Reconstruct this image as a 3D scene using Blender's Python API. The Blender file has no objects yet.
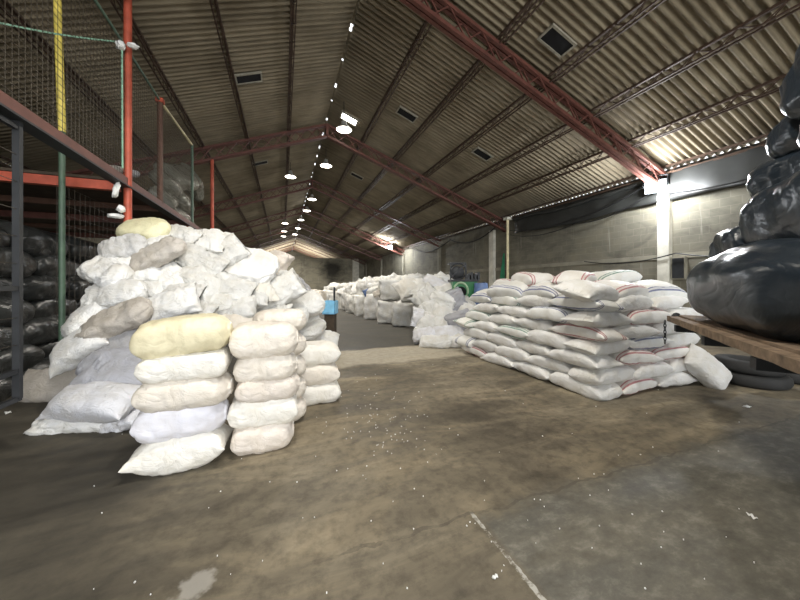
import bpy, bmesh, math, random
from mathutils import Vector, Matrix, noise
R = math.radians
PI = math.pi
random.seed(7)
scene = bpy.context.scene
COL = scene.collection

# ------------------------------------------------------------------ camera
F = 312.0                      # focal length in pixels (800 wide)
PSI = math.atan(117 / F)       # the hall's long axis (+Y) lies left of the view axis
CH = 1.5                       # camera height
HOR = 285.0                    # horizon row
cs, sn = math.cos(PSI), math.sin(PSI)
RIGHT = Vector((cs, -sn, 0)); FWD = Vector((sn, cs, 0)); UP = Vector((0, 0, 1))
def P(u, v, d):
    """world point seen at pixel (u, v) at forward distance d: used to survey the photograph"""
    return Vector((0, 0, CH)) + FWD * d + RIGHT * ((u - 400) * d / F) + UP * ((HOR - v) * d / F)
cd = bpy.data.cameras.new('camera')
cd.lens = F / 800 * 36; cd.sensor_width = 36; cd.clip_start = 0.05; cd.clip_end = 300
cd.shift_y = -(300 - HOR) / 800
cam = bpy.data.objects.new('camera', cd); COL.objects.link(cam)
cam.location = (0, 0, CH); cam.rotation_euler = (PI / 2, 0, -PSI)
scene.camera = cam

# ------------------------------------------------------------------ hall dimensions
XR, ZR, SL = 1.58, 7.9, 0.373          # ridge x, ridge height, roof slope
XW, XL = 10.0, -6.84                   # side walls
def roof(x): return ZR - SL * abs(x - XR)
TRUSS_Y = [5.53 + 6.67 * i for i in range(-1, 9)]

# ------------------------------------------------------------------ materials
def new_mat(name):
    m = bpy.data.materials.new(name); m.use_nodes = True
    nt = m.node_tree; b = nt.nodes['Principled BSDF']
    return m, nt, b
def N(nt, t, **kw):
    n = nt.nodes.new(t)
    for k, v in kw.items(): setattr(n, k, v)
    return n
def noise_tex(nt, vec, scale, detail=4, rough=.55, dist=0):
    n = N(nt, 'ShaderNodeTexNoise'); n.inputs['Scale'].default_value = scale
    n.inputs['Detail'].default_value = detail; n.inputs['Roughness'].default_value = rough
    n.inputs['Distortion'].default_value = dist
    nt.links.new(vec, n.inputs['Vector']); return n.outputs['Fac']
def ramp(nt, fac, stops):
    r = N(nt, 'ShaderNodeValToRGB'); e = r.color_ramp.elements
    while len(e) < len(stops): e.new(.5)
    for i, (p, c) in enumerate(stops):
        e[i].position = p; e[i].color = (c[0], c[1], c[2], 1) if hasattr(c, '__len__') else (c, c, c, 1)
    nt.links.new(fac, r.inputs['Fac']); return r.outputs['Color']
def mix(nt, fac, a, b, mode='MIX'):
    m = N(nt, 'ShaderNodeMix', data_type='RGBA', blend_type=mode)
    for sock, val in ((m.inputs[0], fac), (m.inputs[6], a), (m.inputs[7], b)):
        if hasattr(val, 'is_linked') or hasattr(val, 'links'): nt.links.new(val, sock)
        elif hasattr(val, '__len__'): sock.default_value = (*val, 1)
        else: sock.default_value = val
    return m.outputs[2]
def math_n(nt, op, a, b=None, c=None):
    m = N(nt, 'ShaderNodeMath', operation=op)
    for i, val in enumerate((a, b, c)):
        if val is None: continue
        if hasattr(val, 'links'): nt.links.new(val, m.inputs[i])
        else: m.inputs[i].default_value = val
    return m.outputs[0]
def coord(nt, which='Object', scale=None):
    t = N(nt, 'ShaderNodeTexCoord').outputs[which]
    if scale:
        m = N(nt, 'ShaderNodeMapping'); m.inputs['Scale'].default_value = scale
        nt.links.new(t, m.inputs['Vector']); return m.outputs['Vector']
    return t
def worldpos(nt, scale=None):
    t = N(nt, 'ShaderNodeNewGeometry').outputs['Position']
    if scale:
        m = N(nt, 'ShaderNodeMapping'); m.inputs['Scale'].default_value = scale
        nt.links.new(t, m.inputs['Vector']); return m.outputs['Vector']
    return t
def bump(nt, b, h, strength=.3, dist=.02):
    n = N(nt, 'ShaderNodeBump'); n.inputs['Strength'].default_value = strength
    n.inputs['Distance'].default_value = dist
    nt.links.new(h, n.inputs['Height']); nt.links.new(n.outputs['Normal'], b.inputs['Normal'])
def simple(name, col, rough=.6, metal=0, var=.25, scale=6):
    m, nt, b = new_mat(name)
    f = noise_tex(nt, coord(nt), scale, 5)
    lo = [c * (1 - var) for c in col]; hi = [min(1, c * (1 + var)) for c in col]
    nt.links.new(ramp(nt, f, [(.3, lo), (.7, hi)]), b.inputs['Base Color'])
    b.inputs['Roughness'].default_value = rough; b.inputs['Metallic'].default_value = metal
    return m
def emit(name, col, s):
    m, nt, b = new_mat(name)
    b.inputs['Base Color'].default_value = (*col, 1)
    b.inputs['Emission Color'].default_value = (*col, 1); b.inputs['Emission Strength'].default_value = s
    return m
def fabric(name, col, stripe=None, dirt=.12, crumple=.5, rough=.55, wscale=5):
    """woven plastic sack cloth: weave, crumples, a little dirt, optional pairs of printed stripes"""
    m, nt, b = new_mat(name)
    oc = coord(nt)
    ri = N(nt, 'ShaderNodeObjectInfo').outputs['Random']
    f = noise_tex(nt, oc, 3.5, 5, .6)
    d = [c * (1 - dirt) * k for c, k in zip(col, (1, .97, .9))]
    c = ramp(nt, f, [(.32, d), (.6, col)])
    tint = math_n(nt, 'MULTIPLY_ADD', ri, .10, .92)
    hsv = N(nt, 'ShaderNodeHueSaturation'); nt.links.new(c, hsv.inputs['Color']); nt.links.new(tint, hsv.inputs['Value'])
    c = hsv.outputs['Color']
    if stripe:
        uv = N(nt, 'ShaderNodeSeparateXYZ'); nt.links.new(N(nt, 'ShaderNodeUVMap', uv_map='flat').outputs['UV'], uv.inputs[0])
        y = math_n(nt, 'ABSOLUTE', math_n(nt, 'SUBTRACT', uv.outputs[1], .5))
        s1 = math_n(nt, 'COMPARE', y, .315, .016); s2 = math_n(nt, 'COMPARE', y, .40, .016)
        st = math_n(nt, 'MAXIMUM', s1, s2)
        band = math_n(nt, 'COMPARE', y, .36, .06)
        c = mix(nt, math_n(nt, 'MULTIPLY', band, .22), c, stripe)
        c = mix(nt, math_n(nt, 'MULTIPLY', st, .85), c, stripe)
    nt.links.new(c, b.inputs['Base Color'])
    b.inputs['Roughness'].default_value = rough
    h1 = noise_tex(nt, coord(nt, 'Object', (1, 1.6, 1.3)), wscale, 5, .6, 1.2)
    rid = math_n(nt, 'ABSOLUTE', math_n(nt, 'SUBTRACT', h1, .5))
    w = N(nt, 'ShaderNodeTexWave'); w.inputs['Scale'].default_value = 60; nt.links.new(oc, w.inputs['Vector'])
    h = math_n(nt, 'MULTIPLY_ADD', w.outputs['Fac'], .02, rid)
    bump(nt, b, h, crumple, .06)
    return m
M = {}
M['white'] = fabric('white_woven', (.85, .85, .84), crumple=.7)
M['crumpled'] = fabric('white_crumpled', (.85, .85, .83), crumple=1.0, wscale=6)
M['warm'] = fabric('cream_woven', (.74, .69, .62), dirt=.1, crumple=.5)
M['warmwhite'] = fabric('warm_white_woven', (.79, .77, .72), dirt=.08, crumple=.5)
M['pinkish'] = fabric('pinkish_woven', (.70, .64, .58), dirt=.1, crumple=.5)
M['lilac'] = fabric('lilac_white_woven', (.76, .76, .83), dirt=.08, crumple=.25)
M['yellow'] = fabric('yellow_woven', (.76, .70, .49), dirt=.28, crumple=.3)
M['paleyellow'] = fabric('pale_yellow_woven', (.80, .77, .52), dirt=.2, crumple=.5)
M['palegrey'] = fabric('pale_grey_woven', (.64, .64, .64), dirt=.2, crumple=.7)
M['paletan'] = fabric('pale_tan_woven', (.62, .58, .53), dirt=.22, crumple=.7)
M['tan'] = fabric('tan_grey_woven', (.52, .48, .43), dirt=.25, crumple=.6)
M['grey'] = fabric('grey_woven', (.40, .40, .42), dirt=.25, crumple=.6)
M['greyblue'] = fabric('grey_blue_woven', (.42, .43, .48), dirt=.2, crumple=.6)
M['bluewhite'] = fabric('blue_white_woven', (.78, .79, .84), dirt=.15, crumple=.7)
M['red_stripe'] = fabric('white_red_stripe', (.84, .83, .81), (.40, .13, .14), crumple=.3)
M['blue_stripe'] = fabric('white_blue_stripe', (.83, .84, .83), (.09, .11, .24), crumple=.3)
M['green_stripe'] = fabric('white_green_stripe', (.83, .84, .82), (.10, .22, .17), crumple=.3)
def film(name, col, rough, strength):
    m, nt, b = new_mat(name)
    b.inputs['Base Color'].default_value = (*col, 1); b.inputs['Roughness'].default_value = rough
    h = noise_tex(nt, coord(nt, 'Object', (1, 2.4, 1.5)), 2.2, 4, .5, 1.0)
    rid = math_n(nt, 'ABSOLUTE', math_n(nt, 'SUBTRACT', h, .5))
    bump(nt, b, rid, strength, .09)
    return m
M['black_film'] = film('black_film', (.013, .021, .031), .30, .40)
M['grey_film'] = film('grey_film', (.03, .032, .031), .3, .5)
M['clear_film'] = film('clear_film', (.20, .20, .165), .2, 1.0)
M['white_film'] = film('white_film', (.75, .77, .75), .4, .5)
M['red_paint'] = simple('red_oxide_paint', (.125, .046, .034), .5, .1)
M['red_post'] = simple('red_post_paint', (.44, .088, .048), .5, .1)
M['brown_steel'] = simple('brown_steel', (.11, .055, .035), .6, .2)
M['purlin'] = simple('dark_red_brown_steel', (.07, .042, .028), .6, .2)
M['dark_steel'] = simple('dark_steel', (.03, .032, .035), .5, .4)
M['wire'] = simple('wire', (.07, .058, .042), .5, .5)
M['yellow_paint'] = simple('yellow_paint', (.72, .58, .12), .45)
M['green_paint'] = simple('green_paint', (.07, .12, .08), .5)
M['cream_paint'] = simple('cream_paint', (.72, .64, .40), .6)
M['wood'] = simple('weathered_wood', (.19, .135, .09), .8, 0, .45, 14)
M['dark_wood'] = simple('dark_wood', (.05, .035, .022), .8, 0, .4, 8)
M['rubber'] = simple('tyre_rubber', (.018, .018, .018), .75)
M['tarp'] = simple('dark_tarp', (.026, .027, .025), .5, 0, .3, 2)
M['green_net'] = simple('green_net', (.02, .20, .10), .6)
M['machine_green'] = simple('machine_green', (.03, .19, .07), .45)
M['pale_green'] = simple('pale_green', (.40, .55, .36), .5)
M['drum_blue'] = simple('blue_plastic', (.12, .19, .38), .4)
M['crate_blue'] = simple('light_blue_plastic', (.22, .55, .85), .4)
M['rope_green'] = simple('green_rope', (.25, .45, .32), .8)
M['rag'] = simple('white_rag', (.8, .8, .78), .8)
M['black'] = simple('black_opening', (.004, .004, .005), .95)
M['hatch'] = simple('hatch_frame', (.3, .28, .22), .7)
M['cable'] = simple('black_cable', (.012, .012, .013), .5)
M['lamp_metal'] = simple('lamp_metal', (.6, .6, .58), .35, .6, .1)
M['glow'] = emit('lamp_glow', (1, .93, .8), 9)
M['flood'] = emit('flood_glow', (.86, .93, 1), 60)
M['sky_panel'] = emit('skylight_daylight', (1, .97, .88), 6)

# floor: stained concrete
def floor_mat():
    m, nt, b = new_mat('stained_concrete')
    p = worldpos(nt)
    xyz = N(nt, 'ShaderNodeSeparateXYZ'); nt.links.new(p, xyz.inputs[0])
    X, Y = xyz.outputs[0], xyz.outputs[1]
    n1 = noise_tex(nt, p, .55, 6, .6, .6)
    n2 = noise_tex(nt, worldpos(nt, (.5, 1.6, 1)), 1.5, 8, .65, .8)
    n3 = noise_tex(nt, p, 9, 8, .7)
    c = ramp(nt, n1, [(.30, (.085, .070, .047)), (.5, (.165, .138, .094)), (.70, (.27, .235, .17))])
    c = mix(nt, .75, c, ramp(nt, n2, [(.32, (.34, .33, .31)), (.5, (.92, .92, .92)), (.66, (1.65, 1.62, 1.55))]), 'MULTIPLY')
    c = mix(nt, .6, c, ramp(nt, n3, [(.34, (.42, .41, .40)), (.55, (1.1, 1.1, 1.1))]), 'MULTIPLY')
    wob = math_n(nt, 'MULTIPLY_ADD', noise_tex(nt, p, 2.5, 4), .5, -.25)
    Yw = math_n(nt, 'ADD', Y, wob); Xw = math_n(nt, 'ADD', X, wob)
    # slab cast greyer, right of the joint and in front of the cross joint
    def step(v, e, w): 
        r = N(nt, 'ShaderNodeMapRange', interpolation_type='SMOOTHSTEP'); r.inputs[1].default_value = e - w; r.inputs[2].default_value = e + w
        nt.links.new(v, r.inputs[0]); return r.outputs[0]
    def inv(v): return math_n(nt, 'SUBTRACT', 1, v)
    def AND(*a):
        o = a[0]
        for k in a[1:]: o = math_n(nt, 'MULTIPLY', o, k)
        return o
    slab = AND(step(X, 1.185, .03), inv(step(Yw, 1.74, .08)))
    n4 = noise_tex(nt, worldpos(nt, (1, 1.6, 1)), 5.5, 8, .72, .1)
    grey = ramp(nt, n4, [(.33, (.058, .056, .046)), (.52, (.105, .10, .082)), (.68, (.20, .19, .16))])
    c = mix(nt, math_n(nt, 'MULTIPLY', slab, .8), c, grey)
    # pale dusty strip across the aisle, darker trodden floor behind it
    strip = AND(step(Yw, 5.7, .12), inv(step(Yw, 7.1, .12)), step(Xw, .2, .1), inv(step(Xw, 4.4, .2)))
    c = mix(nt, math_n(nt, 'MULTIPLY', strip, .62), c, ramp(nt, n3, [(.3, (.42, .37, .28)), (.7, (.60, .55, .44))]))
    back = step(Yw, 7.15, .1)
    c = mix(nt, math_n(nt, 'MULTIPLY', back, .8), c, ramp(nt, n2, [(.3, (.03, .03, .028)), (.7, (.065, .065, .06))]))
    # darker floor colour on the mezzanine side
    dark_left = inv(step(math_n(nt, 'MULTIPLY_ADD', wob, 2.0, X), -.62, .6))
    c = mix(nt, math_n(nt, 'MULTIPLY', dark_left, .82), c, ramp(nt, n2, [(.3, (.016, .0145, .011)), (.7, (.045, .04, .03))]))
    # cracked joint filled with pale mortar
    xj = math_n(nt, 'MULTIPLY_ADD', noise_tex(nt, p, 12, 3), .04, math_n(nt, 'SUBTRACT', X, 1.18))
    joint = AND(math_n(nt, 'COMPARE', xj, 0.0, .014), inv(step(Y, 1.75, .03)), step(n3, .46, .06))
    c = mix(nt, math_n(nt, 'MULTIPLY', joint, .9), c, (.42, .41, .37))
    yj = math_n(nt, 'MULTIPLY_ADD', noise_tex(nt, p, 4, 4), .16, math_n(nt, 'SUBTRACT', Y, 1.82))
    cj = AND(math_n(nt, 'COMPARE', yj, 0.0, .012), step(X, .2, .2))
    c = mix(nt, math_n(nt, 'MULTIPLY', AND(cj, step(n4, .45, .1)), .5), c, (.05, .042, .03))
    # spilt white splash near the front
    sp = N(nt, 'ShaderNodeVectorMath', operation='DISTANCE'); nt.links.new(p, sp.inputs[0]); sp.inputs[1].default_value = (-.435, 1.83, 0)
    spl = math_n(nt, 'MULTIPLY_ADD', noise_tex(nt, p, 7, 4), .36, sp.outputs['Value'])
    c = mix(nt, AND(inv(step(spl, .25, .03)), .6), c, (.40, .38, .34))
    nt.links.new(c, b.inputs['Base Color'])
    r = ramp(nt, n2, [(.3, .6), (.7, .9)]); nt.links.new(r, b.inputs['Roughness'])
    bump(nt, b, n3, .25, .01)
    return m
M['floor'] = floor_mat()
def block_mat(name, yaxis, tone=1.0, soot=None):
    m, nt, b = new_mat(name)
    xyz = N(nt, 'ShaderNodeSeparateXYZ'); nt.links.new(worldpos(nt), xyz.inputs[0])
    cb = N(nt, 'ShaderNodeCombineXYZ'); nt.links.new(xyz.outputs[1 if yaxis else 0], cb.inputs[0]); nt.links.new(xyz.outputs[2], cb.inputs[1])
    br = N(nt, 'ShaderNodeTexBrick'); nt.links.new(cb.outputs[0], br.inputs['Vector'])
    br.inputs['Scale'].default_value = 1; br.inputs['Brick Width'].default_value = .4; br.inputs['Row Height'].default_value = .2
    br.inputs['Mortar Size'].default_value = .009; br.inputs['Mortar Smooth'].default_value = .3
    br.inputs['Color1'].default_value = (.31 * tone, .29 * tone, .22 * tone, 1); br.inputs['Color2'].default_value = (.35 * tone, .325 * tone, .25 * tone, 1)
    br.inputs['Mortar'].default_value = (.40 * tone, .37 * tone, .285 * tone, 1)
    n = noise_tex(nt, worldpos(nt, (.6, .6, 1.2)), 1.1, 7, .65, .6)
    c = mix(nt, .95, br.outputs['Color'], ramp(nt, n, [(.25, (.35, .35, .36)), (.52, (1, 1, 1)), (.8, (1.4, 1.36, 1.22))]), 'MULTIPLY')
    n2 = noise_tex(nt, worldpos(nt, (3, 3, .25)), 1.6, 5, .6)
    c = mix(nt, math_n(nt, 'MULTIPLY', ramp(nt, n2, [(.60, 0), (.72, 1)]), .3), c, (.6, .58, .5))
    if soot:
        ds = N(nt, 'ShaderNodeVectorMath', operation='DISTANCE'); nt.links.new(cb.outputs[0], ds.inputs[0]); ds.inputs[1].default_value = (soot[0], soot[1], 0)
        sf = math_n(nt, 'MULTIPLY_ADD', n, 1.2, ds.outputs['Value'])
        c = mix(nt, ramp(nt, math_n(nt, 'MULTIPLY', sf, .25), [(.3, .9), (.62, 0)]), c, (.015, .014, .012))
    nt.links.new(c, b.inputs['Base Color']); b.inputs['Roughness'].default_value = .9
    bump(nt, b, br.outputs['Fac'], -.3, .01)
    return m
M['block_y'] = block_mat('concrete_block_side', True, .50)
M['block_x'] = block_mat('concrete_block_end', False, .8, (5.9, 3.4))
M['plaster'] = simple('whitewashed_plaster', (.62, .60, .52), .85, 0, .2, 3)
M['ring'] = simple('cement_render', (.24, .225, .175), .9, 0, .25, 2)
def roof_mat():
    m, nt, b = new_mat('weathered_fibre_cement')
    n = noise_tex(nt, worldpos(nt), .7, 6, .6)
    n2 = noise_tex(nt, worldpos(nt, (.3, 4, .3)), 2.2, 5, .6)
    c = ramp(nt, n, [(.3, (.17, .135, .085)), (.6, (.28, .235, .16)), (.8, (.38, .33, .24))])
    c = mix(nt, .7, c, ramp(nt, n2, [(.3, (.62, .62, .62)), (.6, (1.1, 1.1, 1.1))]), 'MULTIPLY')
    nt.links.new(c, b.inputs['Base Color']); b.inputs['Roughness'].default_value = .85
    return m
M['roof'] = roof_mat()

# ------------------------------------------------------------------ mesh helpers
def tag(o, label=None, cat=None, group=None, kind=None):
    if label: o['label'] = label
    if cat: o['category'] = cat
    if group: o['group'] = group
    if kind: o['kind'] = kind
    return o
def link(name, me, mat=None, parent=None, smooth=False):
    if mat:
        me.materials.clear(); me.materials.append(mat)
    if smooth:
        for p in me.polygons: p.use_smooth = True
    o = bpy.data.objects.new(name, me); COL.objects.link(o)
    if parent: o.parent = parent
    return o
def empty(name, loc=(0, 0, 0), rz=0):
    o = bpy.data.objects.new(name, None); COL.objects.link(o)
    o.location = loc; o.rotation_euler = (0, 0, rz); o.empty_display_size = .2
    return o
class MB:
    def __init__(s): s.v = []; s.f = []
    def box(s, lo, hi, mat4=None):
        k = len(s.v)
        pts = [(x, y, z) for z in (lo[2], hi[2]) for y in (lo[1], hi[1]) for x in (lo[0], hi[0])]
        s.v += [tuple(mat4 @ Vector(p)) for p in pts] if mat4 else pts
        s.f += [tuple(k + i for i in q) for q in ((0, 2, 3, 1), (4, 5, 7, 6), (0, 1, 5, 4), (2, 6, 7, 3), (0, 4, 6, 2), (1, 3, 7, 5))]
        return s
    def bar(s, a, b, w, h=None):
        """square bar from a to b"""
        a, b = Vector(a), Vector(b); d = b - a; L = d.length
        if L < 1e-6: return s
        z = d.normalized(); ref = Vector((0, 0, 1)) if abs(z.z) < .9 else Vector((1, 0, 0))
        x = ref.cross(z).normalized(); y = z.cross(x)
        m = Matrix((x, y, z)).transposed().to_4x4(); m.translation = a
        h = h or w
        return s.box((-w / 2, -h / 2, 0), (w / 2, h / 2, L), m)
    def tube(s, pts, r, n=8, closed=False):
        pts = [Vector(p) for p in pts]; k0 = len(s.v); m = len(pts)
        for i, p in enumerate(pts):
            a = pts[i - 1] if (i or closed) else pts[0]; b = pts[(i + 1) % m] if (i < m - 1 or closed) else pts[-1]
            t = (b - a).normalized(); ref = Vector((0, 0, 1)) if abs(t.z) < .95 else Vector((1, 0, 0))
            x = ref.cross(t).normalized(); y = t.cross(x)
            rr = r[i] if hasattr(r, '__len__') else r
            for j in range(n):
                q = 2 * PI * j / n; s.v.append(tuple(p + x * math.cos(q) * rr + y * math.sin(q) * rr))
        for i in range(m if closed else m - 1):
            i2 = (i + 1) % m
            for j in range(n):
                j2 = (j + 1) % n
                s.f.append((k0 + i * n + j, k0 + i * n + j2, k0 + i2 * n + j2, k0 + i2 * n + j))
        if not closed:
            s.f.append(tuple(k0 + j for j in reversed(range(n)))); s.f.append(tuple(k0 + (m - 1) * n + j for j in range(n)))
        return s
    def lathe(s, prof, n=20, mat4=None):
        k0 = len(s.v)
        for r, z in prof:
            for j in range(n):
                q = 2 * PI * j / n; p = Vector((r * math.cos(q), r * math.sin(q), z))
                s.v.append(tuple(mat4 @ p if mat4 else p))
        for i in range(len(prof) - 1):
            for j in range(n):
                j2 = (j + 1) % n
                s.f.append((k0 + i * n + j, k0 + i * n + j2, k0 + (i + 1) * n + j2, k0 + (i + 1) * n + j))
        s.f.append(tuple(k0 + j for j in reversed(range(n)))); e = k0 + (len(prof) - 1) * n
        s.f.append(tuple(e + j for j in range(n)))
        return s
    def mesh(s, name):
        me = bpy.data.meshes.new(name); me.from_pydata(s.v, [], s.f); me.validate(); me.update(); return me
    def build(s, name, mat, parent=None, smooth=False):
        me = s.mesh(name)
        if smooth:
            bm = bmesh.new(); bm.from_mesh(me)
            for e in bm.edges:
                if len(e.link_faces) == 2 and e.calc_face_angle(0) > R(45): e.smooth = False
            bm.to_mesh(me); bm.free()
        return link(name, me, mat, parent, smooth)
def struct(name, mb, mat):
    o = mb.build(name, mat); o['kind'] = 'structure'; return o

# ------------------------------------------------------------------ sack meshes
def sgnpow(x, p): return math.copysign(abs(x) ** p, x)
def sack_mesh(name, L, W, T, seed, style='pillow', wr=.012, bend=0, ns=30, nt=26, cr=.010):
    """filled sack along x: lumps (wr), creases (cr), ends by style"""
    rnd = random.Random(seed); off = Vector((rnd.uniform(-50, 50), rnd.uniform(-50, 50), rnd.uniform(-50, 50)))
    vs, fs, uvs = [], [], []
    ph = rnd.uniform(0, 6.28)
    skew = rnd.uniform(-.12, .12); twist = rnd.uniform(-.10, .10)
    k = 1 / max(.25, min(max(L, W), 1.0))
    for i in range(ns + 1):
        s = -1 + 2 * i / ns
        s = math.sin(s * PI / 2) * .6 + s * .4
        a = abs(s)
        e, ez = .60, .78
        if style == 'tied' and s > 0:
            w = W / 2 * max(.16, (1 - a ** 5) ** .55 if a < 1 else 0); h = T / 2 * max(.2, (1 - a ** 5) ** .55 if a < 1 else 0)
            if a > .96: w *= 1.35; h *= 1.3
        elif style == 'round':
            w = W / 2 * max(.05, (1 - a ** 4) ** .45 if a < 1 else 0); h = T / 2 * max(.05, (1 - a ** 4) ** .5 if a < 1 else 0)
        elif style in ('full', 'tied'):
            w = W / 2 * (.96 - .10 * a ** 10); h = T / 2 * max(.10, (1 - a ** 8) ** .5 if a < 1 else 0); e, ez = .5, .62
        elif style == 'flat':
            w = W / 2 * (.90 + .10 * a ** 4); h = T / 2 * max(.04, (1 - a ** 2.2) ** .8 if a < 1 else 0)
        else:
            w = W / 2 * (.90 + .10 * a ** 6); h = T / 2 * max(.045, (1 - a ** 3.6) ** .6 if a < 1 else 0)
        e = e + (1 - e) * a ** 4
        for j in range(nt):
            q = 2 * PI * j / nt; cq, sq = math.cos(q), math.sin(q)
            y = w * sgnpow(cq, e); z = h * sgnpow(sq, ez)
            x = L / 2 * s
            if style in ('pillow', 'soft', 'flat', 'full') and a > .8:
                x += math.copysign(1, s) * (abs(cq) ** 3) * (.035 if style != 'full' else .0) * L * (a - .8) / .2
            p = Vector((x, y, z))
            n3 = Vector((.25 * s, cq * .8, sq)).normalized()
            d = wr * (noise.noise(p * 3.0 * k + off) * 1.3 + noise.noise(p * 6.5 * k + off * 2) * .6)
            g = Vector((p.x * 3.2 + p.y * 1.5, p.y * 7 - p.x * 1.8, p.z * 7)) * k
            c1 = max(0, 1 - abs(noise.noise(g + off * 3)) * 5)
            c2 = max(0, 1 - abs(noise.noise(Vector((g.y * .9, g.x * 1.9, g.z)) + off * 5)) * 5.5)
            d -= cr * (c1 + .8 * c2)
            d += cr * .9 * math.sin(q * 8 + ph + 2 * s) * a ** 6
            p += n3 * d * (1 - .55 * a ** 8)
            p.z += -bend * L * s * s + skew * .1 * p.x
            tz = twist * s; p = Vector((p.x, p.y * math.cos(tz) - p.z * math.sin(tz), p.y * math.sin(tz) + p.z * math.cos(tz)))
            vs.append(tuple(p)); uvs.append((s * .5 + .5, .5 + y / W))
    for i in range(ns):
        for j in range(nt):
            j2 = (j + 1) % nt
            fs.append((i * nt + j, (i + 1) * nt + j, (i + 1) * nt + j2, i * nt + j2))
    fs.append(tuple(range(nt))); fs.append(tuple(ns * nt + j for j in reversed(range(nt))))
    me = bpy.data.meshes.new(name); me.from_pydata(vs, [], fs); me.update()
    uv = me.uv_layers.new(name='flat')
    for lp in me.loops: uv.data[lp.index].uv = uvs[lp.vertex_index]
    for p in me.polygons: p.use_smooth = True
    return me
def with_mat(me, mat):
    c = me.copy(); c.materials.clear(); c.materials.append(mat); return c
MESHCACHE = {}
def sack_obj(name, key, me, mat):
    k = (key, mat)
    if k not in MESHCACHE: MESHCACHE[k] = with_mat(me, M[mat])
    o = bpy.data.objects.new(name, MESHCACHE[k]); COL.objects.link(o); return o
def frame(long, normal):
    x = Vector(long).normalized(); z = Vector(normal); z = (z - x * z.dot(x)).normalized(); y = z.cross(x)
    return Matrix((x, y, z)).transposed().to_4x4()
def place(o, center, long, normal, scale=None):
    m = frame(long, normal); m.translation = Vector(center)
    if scale: m = m @ Matrix.Diagonal((*scale, 1))
    o.matrix_world = m; return o
ORD = ['first', 'second', 'third', 'fourth', 'fifth', 'sixth', 'seventh', 'eighth', 'ninth', 'tenth', 'eleventh', 'twelfth']

# ================================================================== THE HALL
Y0, Y1, YP = -3.0, 62.0, 39.6
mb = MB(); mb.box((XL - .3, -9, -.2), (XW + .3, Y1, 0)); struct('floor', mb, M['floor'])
# corrugated roof: two sheets of real waves
def roof_sheet():
    v, f = [], []
    pitch, amp, per = .15, .042, 8
    n = int((Y1 - Y0) / pitch * per)
    for side in (1, -1):
        x_eave = (XW + .07) if side > 0 else (XL - .07)
        xs = [XR + .035 * side + (x_eave - XR - .035 * side) * t for t in (0, .2, .4, .6, .8, 1)]
        k0 = len(v)
        nl = len(xs)
        for i in range(n + 1):
            y = Y0 + (Y1 - Y0) * i / n
            w = amp * math.sin(2 * PI * y / pitch)
            for x in xs: v.append((x, y, roof(x) + w))
        for i in range(n):
            for j in range(nl - 1):
                q = (k0 + i * nl + j, k0 + (i + 1) * nl + j, k0 + (i + 1) * nl + j + 1, k0 + i * nl + j + 1)
                f.append(q if side < 0 else q[::-1])
    me = bpy.data.meshes.new('ceiling'); me.from_pydata(v, [], f); me.update()
    for p in me.polygons: p.use_smooth = True
    o = link('ceiling', me, M['roof']); o['kind'] = 'structure'
    s = o.modifiers.new('thickness', 'SOLIDIFY'); s.thickness = .008; s.offset = 0
roof_sheet()
# ridge capping in lengths with slits of daylight between them
mb = MB(); y = Y0
rr = random.Random(3)
while y < Y1:
    L = rr.uniform(.5, 1.3); g = rr.uniform(.06, .30)
    for sd in (1, -1):
        a = Vector((XR, 0, ZR + .09)); b = Vector((XR + sd * .3, 0, ZR + .09 - SL * .3))
        k = len(mb.v)
        mb.v += [(a.x, y, a.z), (b.x, y, b.z), (b.x, y + L, b.z), (a.x, y + L, a.z)]
        mb.f.append((k, k + 1, k + 2, k + 3) if sd > 0 else (k + 3, k + 2, k + 1, k))
    y += L + g
struct('trim_1', mb, M['roof'])
# walls
def zsafe(x): return roof(x) - .05
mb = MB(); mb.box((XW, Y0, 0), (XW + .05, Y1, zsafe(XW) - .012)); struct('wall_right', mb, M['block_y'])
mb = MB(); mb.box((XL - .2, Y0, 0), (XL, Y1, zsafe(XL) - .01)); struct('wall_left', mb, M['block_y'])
ZP = 4.85
mb = MB(); mb.box((XL, YP, 0), (XW, YP + .2, ZP)); struct('wall_back', mb, M['block_x'])
mb = MB()
k = 0
pts = [(XL, 0), (XW, 0), (XW, zsafe(XW)), (XR, zsafe(XR)), (XL, zsafe(XL))]
for yy in (Y1 - .2, Y1): mb.v += [(x, yy, z) for x, z in pts]
mb.f = [(0, 1, 2, 3, 4), (9, 8, 7, 6, 5)] + [(i, i + 5, (i + 1) % 5 + 5, (i + 1) % 5) for i in range(5)]
struct('wall_end', mb, M['block_x'])
# pilasters and cement ring beam on the right wall
tn = 2
for i, ty in enumerate(TRUSS_Y[1:7]):
    mb = MB(); w = .28 if i != 1 else .34
    yy = ty if i != 1 else ty + .95
    mb.box((XW - .16, yy - w / 2, 0), (XW, yy + w / 2, roof(XW) - .5)); struct('trim_%d' % tn, mb, M['plaster' if i < 2 else 'ring']); tn += 1
mb = MB(); mb.box((XW - .02, Y0, 2.22), (XW, Y1 - 20, 2.36)); struct('trim_%d' % tn, mb, M['ring']); tn += 1
mb = MB(); mb.box((8.3, YP - .35, 0), (9.1, YP, ZP)); struct('trim_%d' % tn, mb, M['plaster']); tn += 1

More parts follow.
